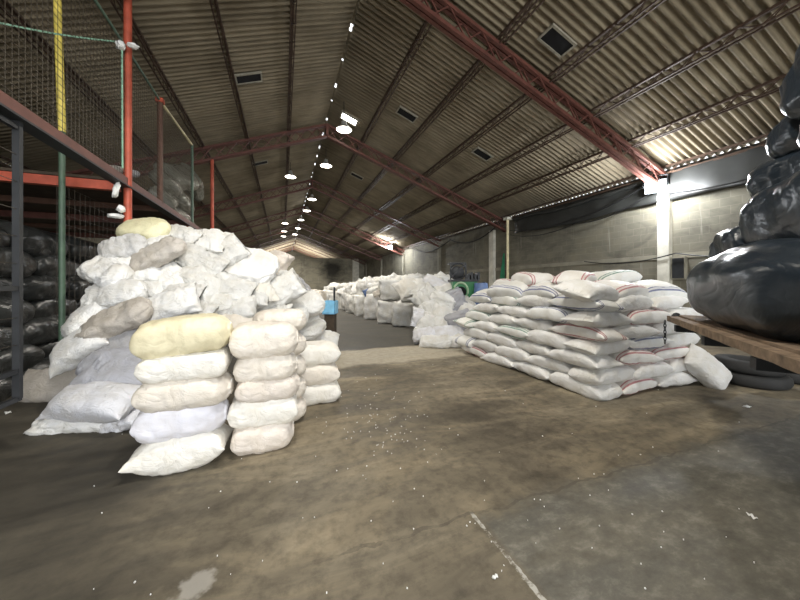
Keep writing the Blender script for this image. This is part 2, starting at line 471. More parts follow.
# ------------------------------------------------------------------ trusses
def truss_web(side):
    """points of the zigzag between the chords, along x"""
    x_e = XW if side > 0 else XL
    n = 22
    return [XR + (x_e - XR) * i / n for i in range(n + 1)]
DT, DB = .27, .70
def make_truss(y, label):
    t = empty('roof_truss', (XR, y, ZR - DB)); tag(t, label, 'roof truss', 'red lattice roof trusses')
    base = Vector((XR, 0, ZR - DB))
    for side in (1, -1):
        xe = XW - .0 if side > 0 else XL
        for (dz, nm, ww) in ((DT, 'top_chord', .10), (DB, 'bottom_chord', .10)):
            m2 = MB()
            for dy in (-.055, .055):
                m2.bar(Vector((XR, dy, roof(XR) - dz)) - base, Vector((xe, dy, roof(xe) - dz)) - base, .075, .075)
            m2.build(nm, M['red_paint'], t)
        xs = truss_web(side)
        for i in range(len(xs) - 1):
            for dy in (-.055, .055):
                a, b = (xs[i], xs[i + 1])
                za = roof(a) - (DT if i % 2 == 0 else DB); zb = roof(b) - (DB if i % 2 == 0 else DT)
                if dy > 0: za, zb = roof(a) - (DB if i % 2 == 0 else DT), roof(b) - (DT if i % 2 == 0 else DB)
                MB().bar(Vector((a, dy, za)) - base, Vector((b, dy, zb)) - base, .026).build('web_bar', M['red_paint'], t)
    MB().box((-.05, -.14, 0), (.05, .14, DB - DT)).build('ridge_plate', M['red_paint'], t)
    return t
TL = ['nearest red lattice truss, crossing the roof just above the floodlight',
      'second red lattice truss, meeting the right wall at the cream pole',
      'third red lattice truss, behind the pair of lit dome lamps',
      'fourth red lattice truss, carrying the small far floodlight',
      'fifth red lattice truss, deep in the hall over the aisle',
      'sixth red lattice truss, right over the back partition wall',
      'first red lattice truss beyond the back partition wall',
      'last red lattice truss beyond the back partition, before the end wall']
for i, lb in enumerate(TL): make_truss(TRUSS_Y[i + 1], lb)
# purlins: light lattice joists running the length of the hall
PX = [XR + 1.38 * k for k in range(1, 7)] + [XR - 1.38 * k for k in range(1, 7)]
for k, x in enumerate(PX):
    right = k < 6; kk = k % 6
    o = empty('roof_purlin', (x, Y0, roof(x) - .25))
    tag(o, '%s dark lattice purlin from the ridge on the %s roof slope' % (ORD[kk], 'right' if right else 'left'), 'purlin', 'lattice roof purlins')
    Lp = YP + 4 - Y0
    MB().bar((0, 0, .20), (0, Lp, .20), .05, .05).build('upper_chord', M['purlin'], o)
    m2 = MB()
    for dx in (-.05, .05): m2.bar((dx, 0, .0), (dx, Lp, 0), .028, .028)
    m2.build('lower_chord', M['purlin'], o)
    n = int(Lp / .28)
    for dx in (-.045, .045):
        zz = MB()
        for i in range(n): zz.bar((dx if i % 2 == 0 else 0, i * .28, 0 if i % 2 == 0 else .19), (0 if i % 2 == 0 else dx, (i + 1) * .28, .19 if i % 2 == 0 else 0), .014)
        zz.build('zigzag_rod', M['purlin'], o)
# dark roof hatches and one lit skylight
def slope_frame(x, y, dz):
    sd = 1 if x > XR else -1
    xv = Vector((1, 0, -SL * sd)).normalized(); m = Matrix((xv, Vector((0, 1, 0)), xv.cross(Vector((0, 1, 0))))).transposed().to_4x4()
    m.translation = Vector((x, y, roof(x) - dz)); return m
HT = [(5.24, 4.84, 'wide dark roof hatch nearest the camera, ahead of the first truss'), (3.76, 9.4, 'dark roof hatch right of the ridge lamp between first and second truss'),
      (6.45, 9.1, 'dark roof hatch lower down the right slope between first and second truss'), (-.84, 9.07, 'dark roof hatch on the left roof slope before the second truss'),
      (-.95, 15.1, 'dim dark roof hatch on the left slope behind the second truss'), (3.56, 15.8, 'small dark roof hatch on the right slope behind the second truss')]
for x, y, lb in HT:
    o = empty('roof_hatch'); tag(o, lb, 'roof hatch', 'dark roof hatches'); o.matrix_world = slope_frame(x, y, .06) @ Matrix.Diagonal((.72, .78, 1, 1))
    MB().box((-.42, -.20, -.01), (.42, .20, .015)).build('cover', M['black'], o)
    m2 = MB(); m2.box((-.47, -.26, -.025), (.47, -.20, .02)); m2.box((-.47, .20, -.025), (.47, .26, .02)); m2.box((-.47, -.2, -.025), (-.42, .2, .02)); m2.box((.42, -.2, -.025), (.47, .2, .02))
    m2.build('frame', M['hatch'], o)
o = empty('skylight'); tag(o, 'bright lit skylight panel beside the ridge before the second truss', 'skylight'); o.matrix_world = slope_frame(2.27, 11.35, .06)
MB().box((-.28, -.18, -.01), (.28, .18, .015)).build('pane', M['sky_panel'], o)
m2 = MB(); m2.box((-.34, -.26, -.03), (.34, -.18, .02)); m2.box((-.34, .18, -.03), (.34, .26, .02)); m2.box((-.34, -.18, -.03), (-.28, .18, .02)); m2.box((.28, -.18, -.03), (.34, .18, .02))
m2.build('frame', M['hatch'], o)

# ------------------------------------------------------------------ lamps
LAMP_E = 300
def high_bay(x, y, z, label, e=None):
    o = empty('high_bay_lamp', (x, y, z)); tag(o, label, 'lamp', 'dome lamps under the ridge')
    MB().lathe([(.06, .30), (.09, .28), (.10, .16), (.18, .10), (.27, .0), (.255, .0), (.17, .085), (.07, .12)], 24).build('shade', M['lamp_metal'], o, True)
    MB().lathe([(.02, -.0), (.235, .0), (.235, .02), (.02, .02)], 24).build('diffuser', M['glow'], o, True)
    MB().tube([(0, 0, .28), (0, 0, roof(x) - z - .02)], .012, 6).build('hanging_rod', M['cable'], o)
    l = bpy.data.lights.new('lamp_light', 'SPOT'); l.energy = e or LAMP_E; l.color = (1, .94, .84); l.shadow_soft_size = .2; l.spot_size = R(150); l.spot_blend = .6
    lo = bpy.data.objects.new('lamp_light', l); COL.objects.link(lo); lo.location = (0, 0, -.25); lo.parent = o
for u, v, d, lb in [(344, 130, 10.6, 'largest dome lamp, just before the second truss beside the lit skylight'),
                    (326, 166, 14.2, 'second dome lamp in the right-hand row, behind the second truss'),
                    (312, 199.5, 18.9, 'third dome lamp in the right-hand row, behind the third truss'),
                    (307, 211, 21.9, 'fourth dome lamp in the right-hand row, far along the ridge'),
                    (301, 220, 25.5, 'fifth dome lamp in the right-hand row, very small and far'),
                    (298, 228.5, 29.0, 'sixth dome lamp in the right-hand row, very small and far'),
                    (295, 234.5, 33.0, 'last dome lamp in the right-hand row, before the back partition'),
                    (290.5, 177, 15.0, 'first dome lamp in the left-hand row, left of the ridge line'),
                    (285, 223.5, 26.0, 'second dome lamp in the left-hand row, tiny and far'),
                    (284, 231.5, 30.0, 'third dome lamp in the left-hand row, tiny and far'),
                    (283.5, 236.5, 33.5, 'last dome lamp in the left-hand row, tiny by the partition')]:
    p = P(u, v, d); high_bay(p.x, p.y, p.z, lb)
high_bay(.25, 1.6, 6.65, 'added unseen dome lamp overhead, continuing the left-hand row, nearest the doorway', 265)  # this lamp and the next are added above the view to light heap and floor
high_bay(1.8, 2.2, 6.65, 'added unseen dome lamp overhead, continuing the right-hand row, nearest the doorway', 265)
def floodlight(p, aim, label, s, e):
    o = empty('floodlight', p); tag(o, label, 'floodlight')
    z = Vector(aim).normalized(); m = frame(Vector((0, 0, 1)).cross(z), z); m.translation = Vector(p); o.matrix_world = m
    MB().box((-.20 * s, -.15 * s, -.09 * s), (.20 * s, .15 * s, 0)).build('housing', M['dark_steel'], o)
    MB().box((-.17 * s, -.12 * s, .0), (.17 * s, .12 * s, .012 * s)).build('lens', M['flood'], o)
    fin = MB()
    for i in range(7): fin.box((-.17 * s + i * .055 * s, -.12 * s, -.14 * s), (-.155 * s + i * .055 * s, .12 * s, -.09 * s))
    fin.build('cooling_fins', M['dark_steel'], o)
    MB().tube([(-.22 * s, 0, -.04), (-.22 * s, .22 * s, -.1 * s), (.22 * s, .22 * s, -.1 * s), (.22 * s, 0, -.04)], .015 * s, 6).build('bracket', M['dark_steel'], o)
    l = bpy.data.lights.new('flood_light', 'POINT'); l.energy = e; l.color = (.94, .97, 1); l.shadow_soft_size = .12
    lo = bpy.data.objects.new('flood_light', l); COL.objects.link(lo); lo.parent = o; lo.location = (0, 0, .45)
    return o
floodlight((XW - .36, 5.6, 4.22), (-.8, -.45, -.35), 'bright white floodlight on the whitewashed pilaster near the eave', 1.2, 170)
floodlight((8.55, TRUSS_Y[4] - .35, 4.7), (-.6, -.7, -.3), 'small bright floodlight hung on the far truss above jumbo bags', 1.0, 350)

# ------------------------------------------------------------------ right wall fittings
o = empty('pole', (9.72, 11.75, 0)); tag(o, 'cream painted pole standing against block wall at second truss', 'pole')
MB().tube([(0, 0, 0), (0, 0, 4.55)], .06, 12).build('shaft', M['cream_paint'], o, True)
MB().box((-.14, -.14, 4.5), (.14, .14, 4.62)).build('cap', M['plaster'], o)
MB().box((-.12, -.12, 0), (.12, .12, .03)).build('foot', M['cream_paint'], o)
def cloth(name, y0, y1, ztop, zbot, x, mat, n=60, mth=10, amp=.05, swoop=0):
    v, f = [], []
    for i in range(n + 1):
        y = y0 + (y1 - y0) * i / n
        zb = zbot(y) if callable(zbot) else zbot
        for j in range(mth + 1):
            t = j / mth; z = ztop + (zb - ztop) * t
            dx = amp * (noise.noise(Vector((y * .9, z * 1.3, 2))) + .6 * noise.noise(Vector((y * 3, z * 2.5, 9)))) - amp * t
            v.append((x + dx - amp, y, z))
    for i in range(n):
        for j in range(mth): f.append((i * (mth + 1) + j, (i + 1) * (mth + 1) + j, (i + 1) * (mth + 1) + j + 1, i * (mth + 1) + j + 1))
    me = bpy.data.meshes.new(name); me.from_pydata(v, [], f); me.update()
    ob = link(name, me, mat, None, True); s = ob.modifiers.new('thickness', 'SOLIDIFY'); s.thickness = .006
    return ob
ob = cloth('tarpaulin', 1.0, 11.5, 4.66, lambda y: 3.86 + .10 * noise.noise(Vector((y * .8, 0, 0))) - .12 * abs(math.sin(y * .55)), XW - .02, M['tarp'], amp=.06)
tag(ob, 'dark grey tarpaulin hung in a band along the top of right wall', 'tarpaulin')
# folds of the tarp gathered into a roll under the eave
mb = MB(); mb.tube([(XW - .16, y, 4.46 + .05 * math.sin(y * 1.3) - .02 * y % .05) for y in [5.9 + i * .28 for i in range(21)]], [.06 + .02 * math.sin(i * 1.7) for i in range(21)], 8)
ob = mb.build('tarpaulin_roll', M['tarp'], None, True); tag(ob, 'black rolled tarp edge sagging under the eave right of cream pole', 'tarpaulin')
# green net hung beside the pole
v, f = [], []
for i in range(13):
    for j in range(9):
        t = j / 8; w = .12 + .6 * t
        v.append((9.80 - .04 * math.sin(i * 1.6) * (0.3 + t), 12.05 + w * i / 12, 3.0 - 3.0 * t))
for i in range(12):
    for j in range(8): f.append((i * 9 + j, i * 9 + j + 1, (i + 1) * 9 + j + 1, (i + 1) * 9 + j))
me = bpy.data.meshes.new('green_net'); me.from_pydata(v, [], f); me.update()
ob = link('green_net', me, M['green_net'], None, True); s = ob.modifiers.new('thickness', 'SOLIDIFY'); s.thickness = .01
tag(ob, 'folded green shade net hanging beside the cream pole', 'net')
def cable(pts, sag, r, label, mat='cable', n=24, cat='cable'):
    path = []
    for a, b in zip(pts[:-1], pts[1:]):
        a, b = Vector(a), Vector(b)
        for i in range(n):
            t = i / n; p = a.lerp(b, t); p.z -= sag * 4 * t * (1 - t); path.append(p)
    path.append(Vector(pts[-1]))
    ob = MB().tube(path, r, 6).build({'cable': 'hanging_cable', 'rope': 'hanging_rope', 'cord': 'hanging_rope'}[cat], M[mat], None, True); tag(ob, label, cat); return ob
cable([(9.8, 12.3, 4.55), (9.82, 17.2, 4.35), (9.82, 23.5, 4.55)], .55, .03, 'thick black cable looping along the far right wall past the second truss')
cable([(9.72, 11.6, 4.0), (9.72, 8.4, 3.85), (9.70, 5.75, 4.4)], .14, .018, 'upper thin black cable sagging from the cream pole to the floodlight')
cable([(9.74, 11.6, 3.8), (9.74, 8.2, 3.7), (9.74, 5.7, 4.15)], .22, .016, 'lower thin black cable sagging from the cream pole to the floodlight')
cable([(9.70, 5.5, 4.0), (9.70, 3.0, 3.95), (9.7, 1.2, 4.1)], .12, .02, 'black cable running from the floodlight towards the black bags')
cable([(9.80, 7.9, 2.32), (9.80, 5.2, 2.35), (9.8, 2.5, 2.25)], .16, .016, 'slack dark cable low on the block wall below the floodlight')
o = empty('mounted_junction_box', (9.95, 5.2, 1.95)); tag(o, 'grey junction box on the wall at the foot of the pilaster', 'junction box')
MB().box((-.06, -.16, -.3), (.04, .16, .3)).build('housing', M['ring'], o); MB().box((-.075, -.13, -.27), (-.06, .13, .27)).build('cover', M['dark_steel'], o)

# ================================================================== MEZZANINE (left)
MX = -2.25; DZ = 3.0
o = empty('mezzanine', (MX, 0, 0)); tag(o, 'red steel storage mezzanine with wire mesh side along the left', 'mezzanine')
ME = o
def W2(p): return Vector(p) - Vector((MX, 0, 0))
def mpart(name, mb, mat, smooth=False):
    for i, v in enumerate(mb.v): mb.v[i] = tuple(Vector(v) - Vector((MX, 0, 0)))
    return mb.build(name, mat, ME, smooth)
mpart('edge_beam', MB().box((MX - .04, -1, DZ), (MX + .04, 12.2, DZ + .13)), M['red_paint'])
mpart('edge_flange', MB().box((MX - .08, -1, DZ - .02), (MX + .08, 12.2, DZ)), M['dark_steel'])
for y in (5.95, 9.0, 12.1): mpart('cross_beam', MB().box((XL + .05, y - .05, DZ - .07), (MX - .08, y + .05, DZ + .06)), M['red_post'] if y == 5.95 else M['red_paint'])
for y in (7.5, 10.6): mpart('joist', MB().box((XL + .05, y - .03, DZ - .04), (MX - .08, y + .03, DZ + .06)), M['brown_steel'])
mpart('deck', MB().box((XL + .05, 5.9, DZ + .07), (MX - .05, 12.2, DZ + .11)), M['dark_wood'])
mpart('post', MB().tube([(MX + .02, 5.95, 0), (MX + .02, 5.95, roof(MX) - .3)], .052, 12), M['red_post'], True)
mpart('post', MB().tube([(MX, 7.36, DZ + .1), (MX, 7.36, 5.12)], .05, 8), M['brown_steel'], True)
mpart('post', MB().tube([(MX, 9.65, DZ + .1), (MX, 9.65, 5.22)], .035, 8), M['green_paint'], True)
mpart('post', MB().tube([(MX, 12.15, 0), (MX, 12.15, roof(MX) - .72)], .055, 12), M['red_post'], True)
mpart('post', MB().tube([(MX, 9.3, 0), (MX, 9.3, DZ)], .06, 10), M['red_post'], True)
mpart('post_cap', MB().box((MX - .06, 7.30, 5.06), (MX + .06, 7.42, 5.14)), M['red_post'])
mpart('top_rail', MB().tube([(MX, -1, 5.2), (MX, 6.2, 5.13), (MX, 7.36, 5.10)], .022, 8), M['green_paint'], True)
mpart('top_rail', MB().tube([(MX, 7.36, 5.10), (MX, 9.65, 5.2)], .028, 8), M['cream_paint'], True)
def mesh_panel(x, ya, yb, za, zb, sp=.075, w=.004):
    m = MB()
    n = max(1, int((yb - ya) / sp)); k = max(1, int((zb - za) / sp))
    for i in range(n + 1):
        y = ya + (yb - ya) * i / n; m.box((x - w / 2, y - w / 2, za), (x + w / 2, y + w / 2, zb))
    for j in range(k + 1):
        z = za + (zb - za) * j / k; m.box((x - w / 2 + .004, ya, z - w / 2), (x + w / 2 + .004, yb, z + w / 2))
    return m
for ya, yb in ((-.5, 2.6), (2.6, 5.9), (6.0, 7.34), (7.38, 9.6)): mpart('wire_mesh_panel', mesh_panel(MX, ya, yb, DZ + .13, 5.1), M['wire'])
# yellow and green pole behind the beam
p0 = P(62, 345, 4.28)
o = empty('pipe', (p0.x, p0.y, 0)); tag(o, 'tall pipe, yellow above the mezzanine beam and green below', 'pipe')
MB().tube([(0, 0, 0), (0, 0, DZ + .6)], .034, 12).build('green_pipe', M['green_paint'], o, True)
MB().tube([(0, 0, DZ + .6), (-.07, 0, roof(p0.x) - .1)], .042, 12).build('yellow_pipe', M['yellow_paint'], o, True)
# wire gate under the beam
o = empty('wire_gate', (MX, 1.72, .47)); tag(o, 'dark steel wire mesh gate hanging under the mezzanine beam', 'gate')
g = MB()
for z in (0, .25, 1.0, 2.45): g.box((-.02, 0, z - .02), (.02, 2.16, z + .02))
for y in (0, 2.14): g.box((-.025, y - .022, 0), (.025, y + .022, 2.52))
g.build('frame', M['dark_steel'], o)
m2 = mesh_panel(0, 0, 2.14, 0, 2.45, .24, .005); m2.build('wire_mesh', M['wire'], o)
for z in (2.40,): MB().tube([(0, .3, z), (0, .3, z + .05), (0, .3, z + .12)], .02, 8).build('hinge', M['dark_steel'], o)
o = tag(mesh_panel(-2.95, 5.75, 9.2, 1.0, DZ - .08, .13).build('wire_fence', M['wire']), 'wire mesh fence hung between dark bags and the sack heap', 'fence')
# ropes and rags on the red post
a = P(0, 23, 3.9); b = P(122, 42, 4.68)
cable([a, b], .03, .012, 'pale green rope stretched from the left to the red post', 'rope_green', cat='rope')
cable([P(122, 46, 4.66), P(122.5, 168, 4.66)], 0, .012, 'green cord hanging down the front of the red post', 'rope_green', 8, cat='cord')
def rag(c, sx, sy, sz, seed, label, mat='rag'):
    bm = bmesh.new(); bmesh.ops.create_icosphere(bm, subdivisions=3, radius=1)
    of = Vector((seed * 3.1, seed, 0))
    for vtx in bm.verts:
        n = vtx.co.copy(); d = 1 + .45 * noise.noise(n * 1.8 + of) + .25 * noise.noise(n * 4 + of)
        vtx.co = Vector((n.x * sx * d, n.y * sy * d, n.z * sz * d))
    me = bpy.data.meshes.new('rag'); bm.to_mesh(me); bm.free()
    ob = link('rag', me, M[mat], None, True); ob.location = c; tag(ob, label, 'rag'); return ob
rag(P(120, 45, 4.62), .06, .06, .055, 1, 'white rag knotted round the red post at the rope end')
rag(P(133, 46, 4.66), .07, .05, .03, 2, 'loose white rag end flying right of the red post')
r1 = rag(P(116, 190, 4.5), .035, .04, .12, 3, 'white paper tag hanging on the red mezzanine beam'); r1.rotation_euler = (.2, .35, 0)
rag(P(121, 209, 4.6), .05, .05, .05, 4, 'upper white rag hanging below the mezzanine beam')
rag(P(116, 216, 4.65), .10, .06, .035, 5, 'lower white rag hanging below the mezzanine beam')

# ================================================================== SACK SHAPES
SK = {}
for i in range(6): SK['stack%d' % i] = sack_mesh('woven_sack', .83, .50, .232, 10 + i, ['pillow', 'full', 'pillow'][i % 3], .013, rr.uniform(.0, .06), 34, 28, .008)
for i in range(12): SK['heap%d' % i] = sack_mesh('crumpled_sack', 1, .60, .40, 40 + i, ['pillow', 'tied', 'full', 'pillow', 'tied', 'flat'][i % 6], .035, rr.uniform(-.05, .08), 46, 40, .028)
for i in range(4): SK['plump%d' % i] = sack_mesh('plump_sack', 1, .62, .40, 90 + i, 'round' if i % 2 else 'pillow', .02, 0, 36, 30, .012)
for i in range(6): SK['film%d' % i] = sack_mesh('film_bag', 1, .62, .46, 120 + i, ['round', 'tied', 'full'][i % 3], .022, rr.uniform(-.02, .05), 50, 40, .010)

# ------------------------------------------------------------------ front stacks of filled sacks
def front_sack(name, c, L, W, T, mat, label, group, seed, style, flip=False, rz=0, wr=.011, tilt=0, tie=True):
    if style == 'soft': style = 'full'
    me = sack_mesh(name, L, W, T, seed, style, wr, rr.uniform(-.01, .03), 56, 48, .009)
    me.materials.append(M[mat])
    o = bpy.data.objects.new(name, me); COL.objects.link(o); o.location = c
    o.rotation_euler = (0, tilt, rz + (PI if flip else 0)); tag(o, label, 'sack', group)
    if style == 'tied' and tie:
        m2 = MB(); xk = L / 2 * .965
        pts = [(xk, .075 * W * math.cos(q) * 1.7, .10 * T * math.sin(q) * 1.7) for q in [i * PI / 6 for i in range(12)]]
        m2.tube(pts, .006, 6, True); m2.build('tie_cord', M['rag'], o, True)
    elif style in ('full', 'pillow') and tie:
        m2 = MB(); m2.tube([(-L / 2 * .985, W * (.42 - .84 * t / 10), .004 * math.sin(t)) for t in range(11)], .006, 6); m2.build('stitched_seam', M['rag'], o, True)
    return o
G1 = 'filled sacks stacked at the front'
yc = 3.12
LC = [(-.79, .135, .66, .28, 'warmwhite', 'white filled sack at the bottom of the left front column, pointed corner on floor', 'pillow', -.03),
      (-.775, .39, .64, .25, 'lilac', 'bluish-white filled sack, second from the floor in the left front column', 'tied', .02),
      (-.74, .625, .66, .22, 'warm', 'greyish-cream filled sack, middle of the left front column', 'tied', -.03),
      (-.75, .83, .62, .20, 'warmwhite', 'bright white filled sack just beneath the yellow one in left column', 'soft', .01),
      (-.76, 1.075, .68, .28, 'yellow', 'yellow filled sack on top of the left front column', 'tied', .0)]
for i, (x, z, L, T, m_, lb, st, rz) in enumerate(LC):
    front_sack('filled_sack', (x, yc + .02 * math.sin(i * 2), z), L, .46, T + .055, m_, lb, G1, 200 + i, st, False, rz, .010, -.10 if i == 4 else (-.03 if i == 0 else 0))
RC = [(-.165, .12, .53, .235, 'pinkish', 'pinkish-beige filled sack at the bottom of the right front column', 'tied', .02),
      (-.16, .35, .58, .235, 'warmwhite', 'white filled sack, second from the floor in the right front column', 'soft', .0),
      (-.12, .55, .55, .185, 'pinkish', 'slim pinkish-beige filled sack, middle of the right front column', 'tied', .03),
      (-.135, .745, .54, .215, 'warm', 'cream filled sack, second from top of the right front column', 'tied', -.02),
      (-.15, .99, .58, .27, 'warm', 'plump cream filled sack on top of the right front column, neck gathered right', 'tied', .02)]
for i, (x, z, L, T, m_, lb, st, rz) in enumerate(RC):
    front_sack('filled_sack', (x, 3.22 + .015 * math.sin(i * 3), z), L, .46, T + .055, m_, lb, G1, 220 + i, st, False, rz, .010)
for i in range(5):
    z = [.12, .36, .60, .84, 1.10][i]
    front_sack('filled_sack', (-.03, 3.72, z), .56, .44, .27, 'warm', 'cream filled sack on the top of the column behind the right front column' if i == 4 else
               'cream filled sack hidden behind the right front column, %s from the floor' % ORD[i], G1, 240 + i, 'round', False, .05, .010)
S3 = [(.36, .125, .68, .27, 'warmwhite', 'white filled sack, bottom of the low stack of three by the aisle'),
      (.34, .37, .68, .26, 'warm', 'white filled sack, middle of the low stack of three by the aisle'),
      (.33, .61, .72, .27, 'warmwhite', 'white filled sack, top of the low stack of three by the aisle')]
for i, (x, z, L, T, m_, lb) in enumerate(S3):
    front_sack('filled_sack', (x, 4.22, z), L, .50, T + .02, m_, lb, G1, 260 + i, 'soft', True, .02 * i, .010)

# ------------------------------------------------------------------ the tall white heap
def Db(u):
    pts = [(20, 3.9), (55, 3.25), (110, 3.15), (170, 3.45), (215, 3.75), (260, 4.3), (300, 5.4), (325, 6.6), (350, 7.6)]
    for (a, da), (b, db) in zip(pts[:-1], pts[1:]):
        if u <= b: return da + (db - da) * (u - a) / (b - a)
    return pts[-1][1]
def surfD(u, v, k=.55):
    return (Db(u) + k * CH) / (1 - k * (HOR - v) / F)
HEAP = [  # u, v, length px, width px, angle, material, label
 (144, 231, 46, 26, 0, 'paleyellow', 'pale yellow sack crowning the tall white heap beside the red post'),
 (124, 249, 40, 24, 20, 'palegrey', 'greyish sack just below left of the yellow one atop the heap'),
 (121, 262, 36, 28, -35, 'white', 'white sack below the grey one near the top left of the heap'),
 (150, 246, 36, 18, 25, 'white', 'small white sack directly under the yellow one on the heap'),
 (157, 255, 52, 22, 33, 'paletan', 'long tan-grey sack lying slantwise below the yellow one'),
 (201, 244, 48, 30, 8, 'crumpled', 'broad white sack at the heap top left of the biggest bundle'),
 (200, 262, 48, 27, -28, 'crumpled', 'white sack sloping right just below the broad top one'),
 (109, 274, 46, 27, -18, 'white', 'cream-white sack jutting out of the heap towards the wire mesh'),
 (168, 278, 56, 28, -28, 'white', 'white sack with pointed corner in the heap below the tan one'),
 (199, 281, 46, 28, -30, 'crumpled', 'crumpled white sack in the heap centre above the yellow column sack'),
 (117, 296, 60, 28, 8, 'white', 'long white sack lying level on the left side of the heap'),
 (150, 290, 36, 24, -10, 'white', 'small white sack tucked in the heap centre left'),
 (164, 307, 62, 30, 20, 'white', 'large plump white sack rising right above the yellow column sack'),
 (117, 321, 66, 30, 28, 'tan', 'tan-grey dirty sack with frayed end on the left of the heap'),
 (90, 321, 44, 34, 62, 'white', 'white sack standing nearly upright at the left edge of the heap'),
 (80, 347, 52, 30, 35, 'white', 'pale white sack pointing down left towards the green pipe foot'),
 (122, 346, 52, 32, 30, 'grey', 'dull grey sack under the tan frayed one low in the heap'),
 (161, 331, 48, 28, 35, 'bluewhite', 'bluish-white sack left of the yellow column sack'),
 (193, 312, 42, 26, -15, 'crumpled', 'crumpled white sack right behind the yellow column sack'),
 (211, 301, 44, 26, -22, 'crumpled', 'crumpled white sack above the grey-white one behind the columns'),
 (230, 312, 48, 28, 18, 'crumpled', 'crumpled white sack above the gap between the two front columns'),
 (226, 288, 48, 28, -15, 'crumpled', 'small crumpled sack under the biggest bundle, right of heap centre'),
 (243, 266, 66, 44, -12, 'white', 'biggest bundle in the heap, cream-white and broad, at its right shoulder'),
 (253, 284, 50, 30, -55, 'warmwhite', 'cream-white sack hanging down under the biggest bundle'),
 (276, 262, 24, 24, 60, 'pinkish', 'small pinkish-white sack at the right tip of the biggest bundle'),
 (277, 280, 46, 24, -22, 'crumpled', 'white sack sloping down right below the small pinkish one'),
 (299, 285, 24, 12, -42, 'grey', 'small dark grey sack at the far right shoulder of the heap'),
 (270, 296, 60, 28, 32, 'crumpled', 'long crumpled white sack rising right in the heap right half'),
 (294, 304, 60, 26, 2, 'crumpled', 'white sack lying level beside the light blue crate'),
 (250, 299, 32, 22, 10, 'crumpled', 'little crumpled sack below the hanging cream-white one'),
 (270, 318, 40, 24, 5, 'crumpled', 'crumpled white sack just behind top of the right front column'),
 (305, 325, 36, 32, -40, 'crumpled', 'crumpled white sack between right column and low stack of three'),
 (316, 339, 42, 18, -8, 'crumpled', 'flat crumpled white sack lying over the low stack of three'),
 (226, 325, 48, 24, 4, 'warm', 'grey-white sack peeping between the tops of the two front columns'),
 (55, 386, 62, 34, 4, 'tan', 'dusty tan-grey bag on the floor by the wire gate'),
 (126, 371, 68, 44, -5, 'greyblue', 'big grey-blue sack low in the heap left of the front column'),
 (95, 402, 82, 34, 2, 'bluewhite', 'bluish-white sack low at the left foot of the heap'),
 (90, 424, 80, 18, 2, 'white', 'flattened white sack on the floor at the left foot of heap'),
 (136, 412, 40, 34, 10, 'bluewhite', 'small bluish-white sack wedged left of the front column'),
 (180, 236, 40, 22, -12, 'crumpled', 'white sack at the heap top between yellow sack and broad one'),
 (138, 275, 40, 26, 15, 'white', 'white sack under the slanting tan one, left of heap centre'),
 (178, 296, 44, 24, 10, 'crumpled', 'white sack in heap middle above the large plump one'),
 (222, 258, 44, 30, 40, 'crumpled', 'white sack leaning between the top sacks and the biggest bundle'),
 (288, 318, 40, 26, 15, 'crumpled', 'white sack low on heap right side beneath the level one'),
 (103, 371, 44, 30, -20, 'greyblue', 'grey-blue sack beneath the pale pointing one near the wire gate'),
 (143, 352, 44, 30, 10, 'greyblue', 'grey sack close behind the middle of the left front column'),
]
nrm_front = (-FWD * .8 + UP * .62)
for i, (u, v, L, Wp, ang, m_, lb) in enumerate(HEAP):
    d = surfD(u, v)
    if u < 75 and v > 370: d = 4.0
    if (u, v) in ((157, 255), (117, 321), (164, 307)): d -= .12
    key = 'heap%d' % (i % 12)
    if m_ in ('paleyellow',): key = 'plump1'
    if (u, v) in ((95, 402), (90, 321), (55, 386)): key = 'plump0'
    if (u, v) in ((80, 347), (126, 371)): key = 'plump2'
    o = sack_obj('woven_sack', key, SK[key], m_)
    px = d / F
    Lw = L * px * 1.06; Ww = Wp * px * 1.14
    a = R(ang); yaw = .25 * math.sin(i * 2.4)
    lng = RIGHT * math.cos(a) + UP * math.sin(a) * 1.0 + FWD * (math.sin(a) * .45 + yaw * .6)
    n = nrm_front + RIGHT * .42 * math.sin(i * 1.7) + UP * .28 * math.sin(i * 2.9 + 1)
    c = P(u, v, d + .09 + .075 * math.sin(i * 4.1))
    T = min(Ww * .72, .38)
    if v > 410: n = UP - FWD * .3; T = .2; Ww = .5
    if (u, v) == (95, 402): n = UP * .8 - FWD * .55; T = .34; c = P(u, v, d - .08)
    c.z = max(c.z, T * .45)
    place(o, c, lng, n, (Lw, Ww / .60, T / .40))
    tag(o, lb, 'sack', 'sacks of the tall white heap')
# sacks deeper in the heap that show only in its gaps
rf = random.Random(5)
FILL = [(125, 315), (150, 318), (165, 292), (190, 330), (215, 318), (238, 305), (262, 318), (285, 305), (190, 268), (220, 278), (250, 290), (150, 268)]
for i, (u, v) in enumerate(FILL):
    d = surfD(u, v) + .48
    key = 'heap%d' % (i % 10); o = sack_obj('woven_sack', key, SK[key], 'white')
    c = P(u, v, d); c.z = max(c.z, .2)
    place(o, c, RIGHT + FWD * rf.uniform(-.6, .6) + UP * rf.uniform(-.3, .3), nrm_front, (.85, .9, .8))
    tag(o, 'white sack wedged inside the tall heap, only glimpsed between the outer sacks', 'sack', 'sacks inside the tall white heap')

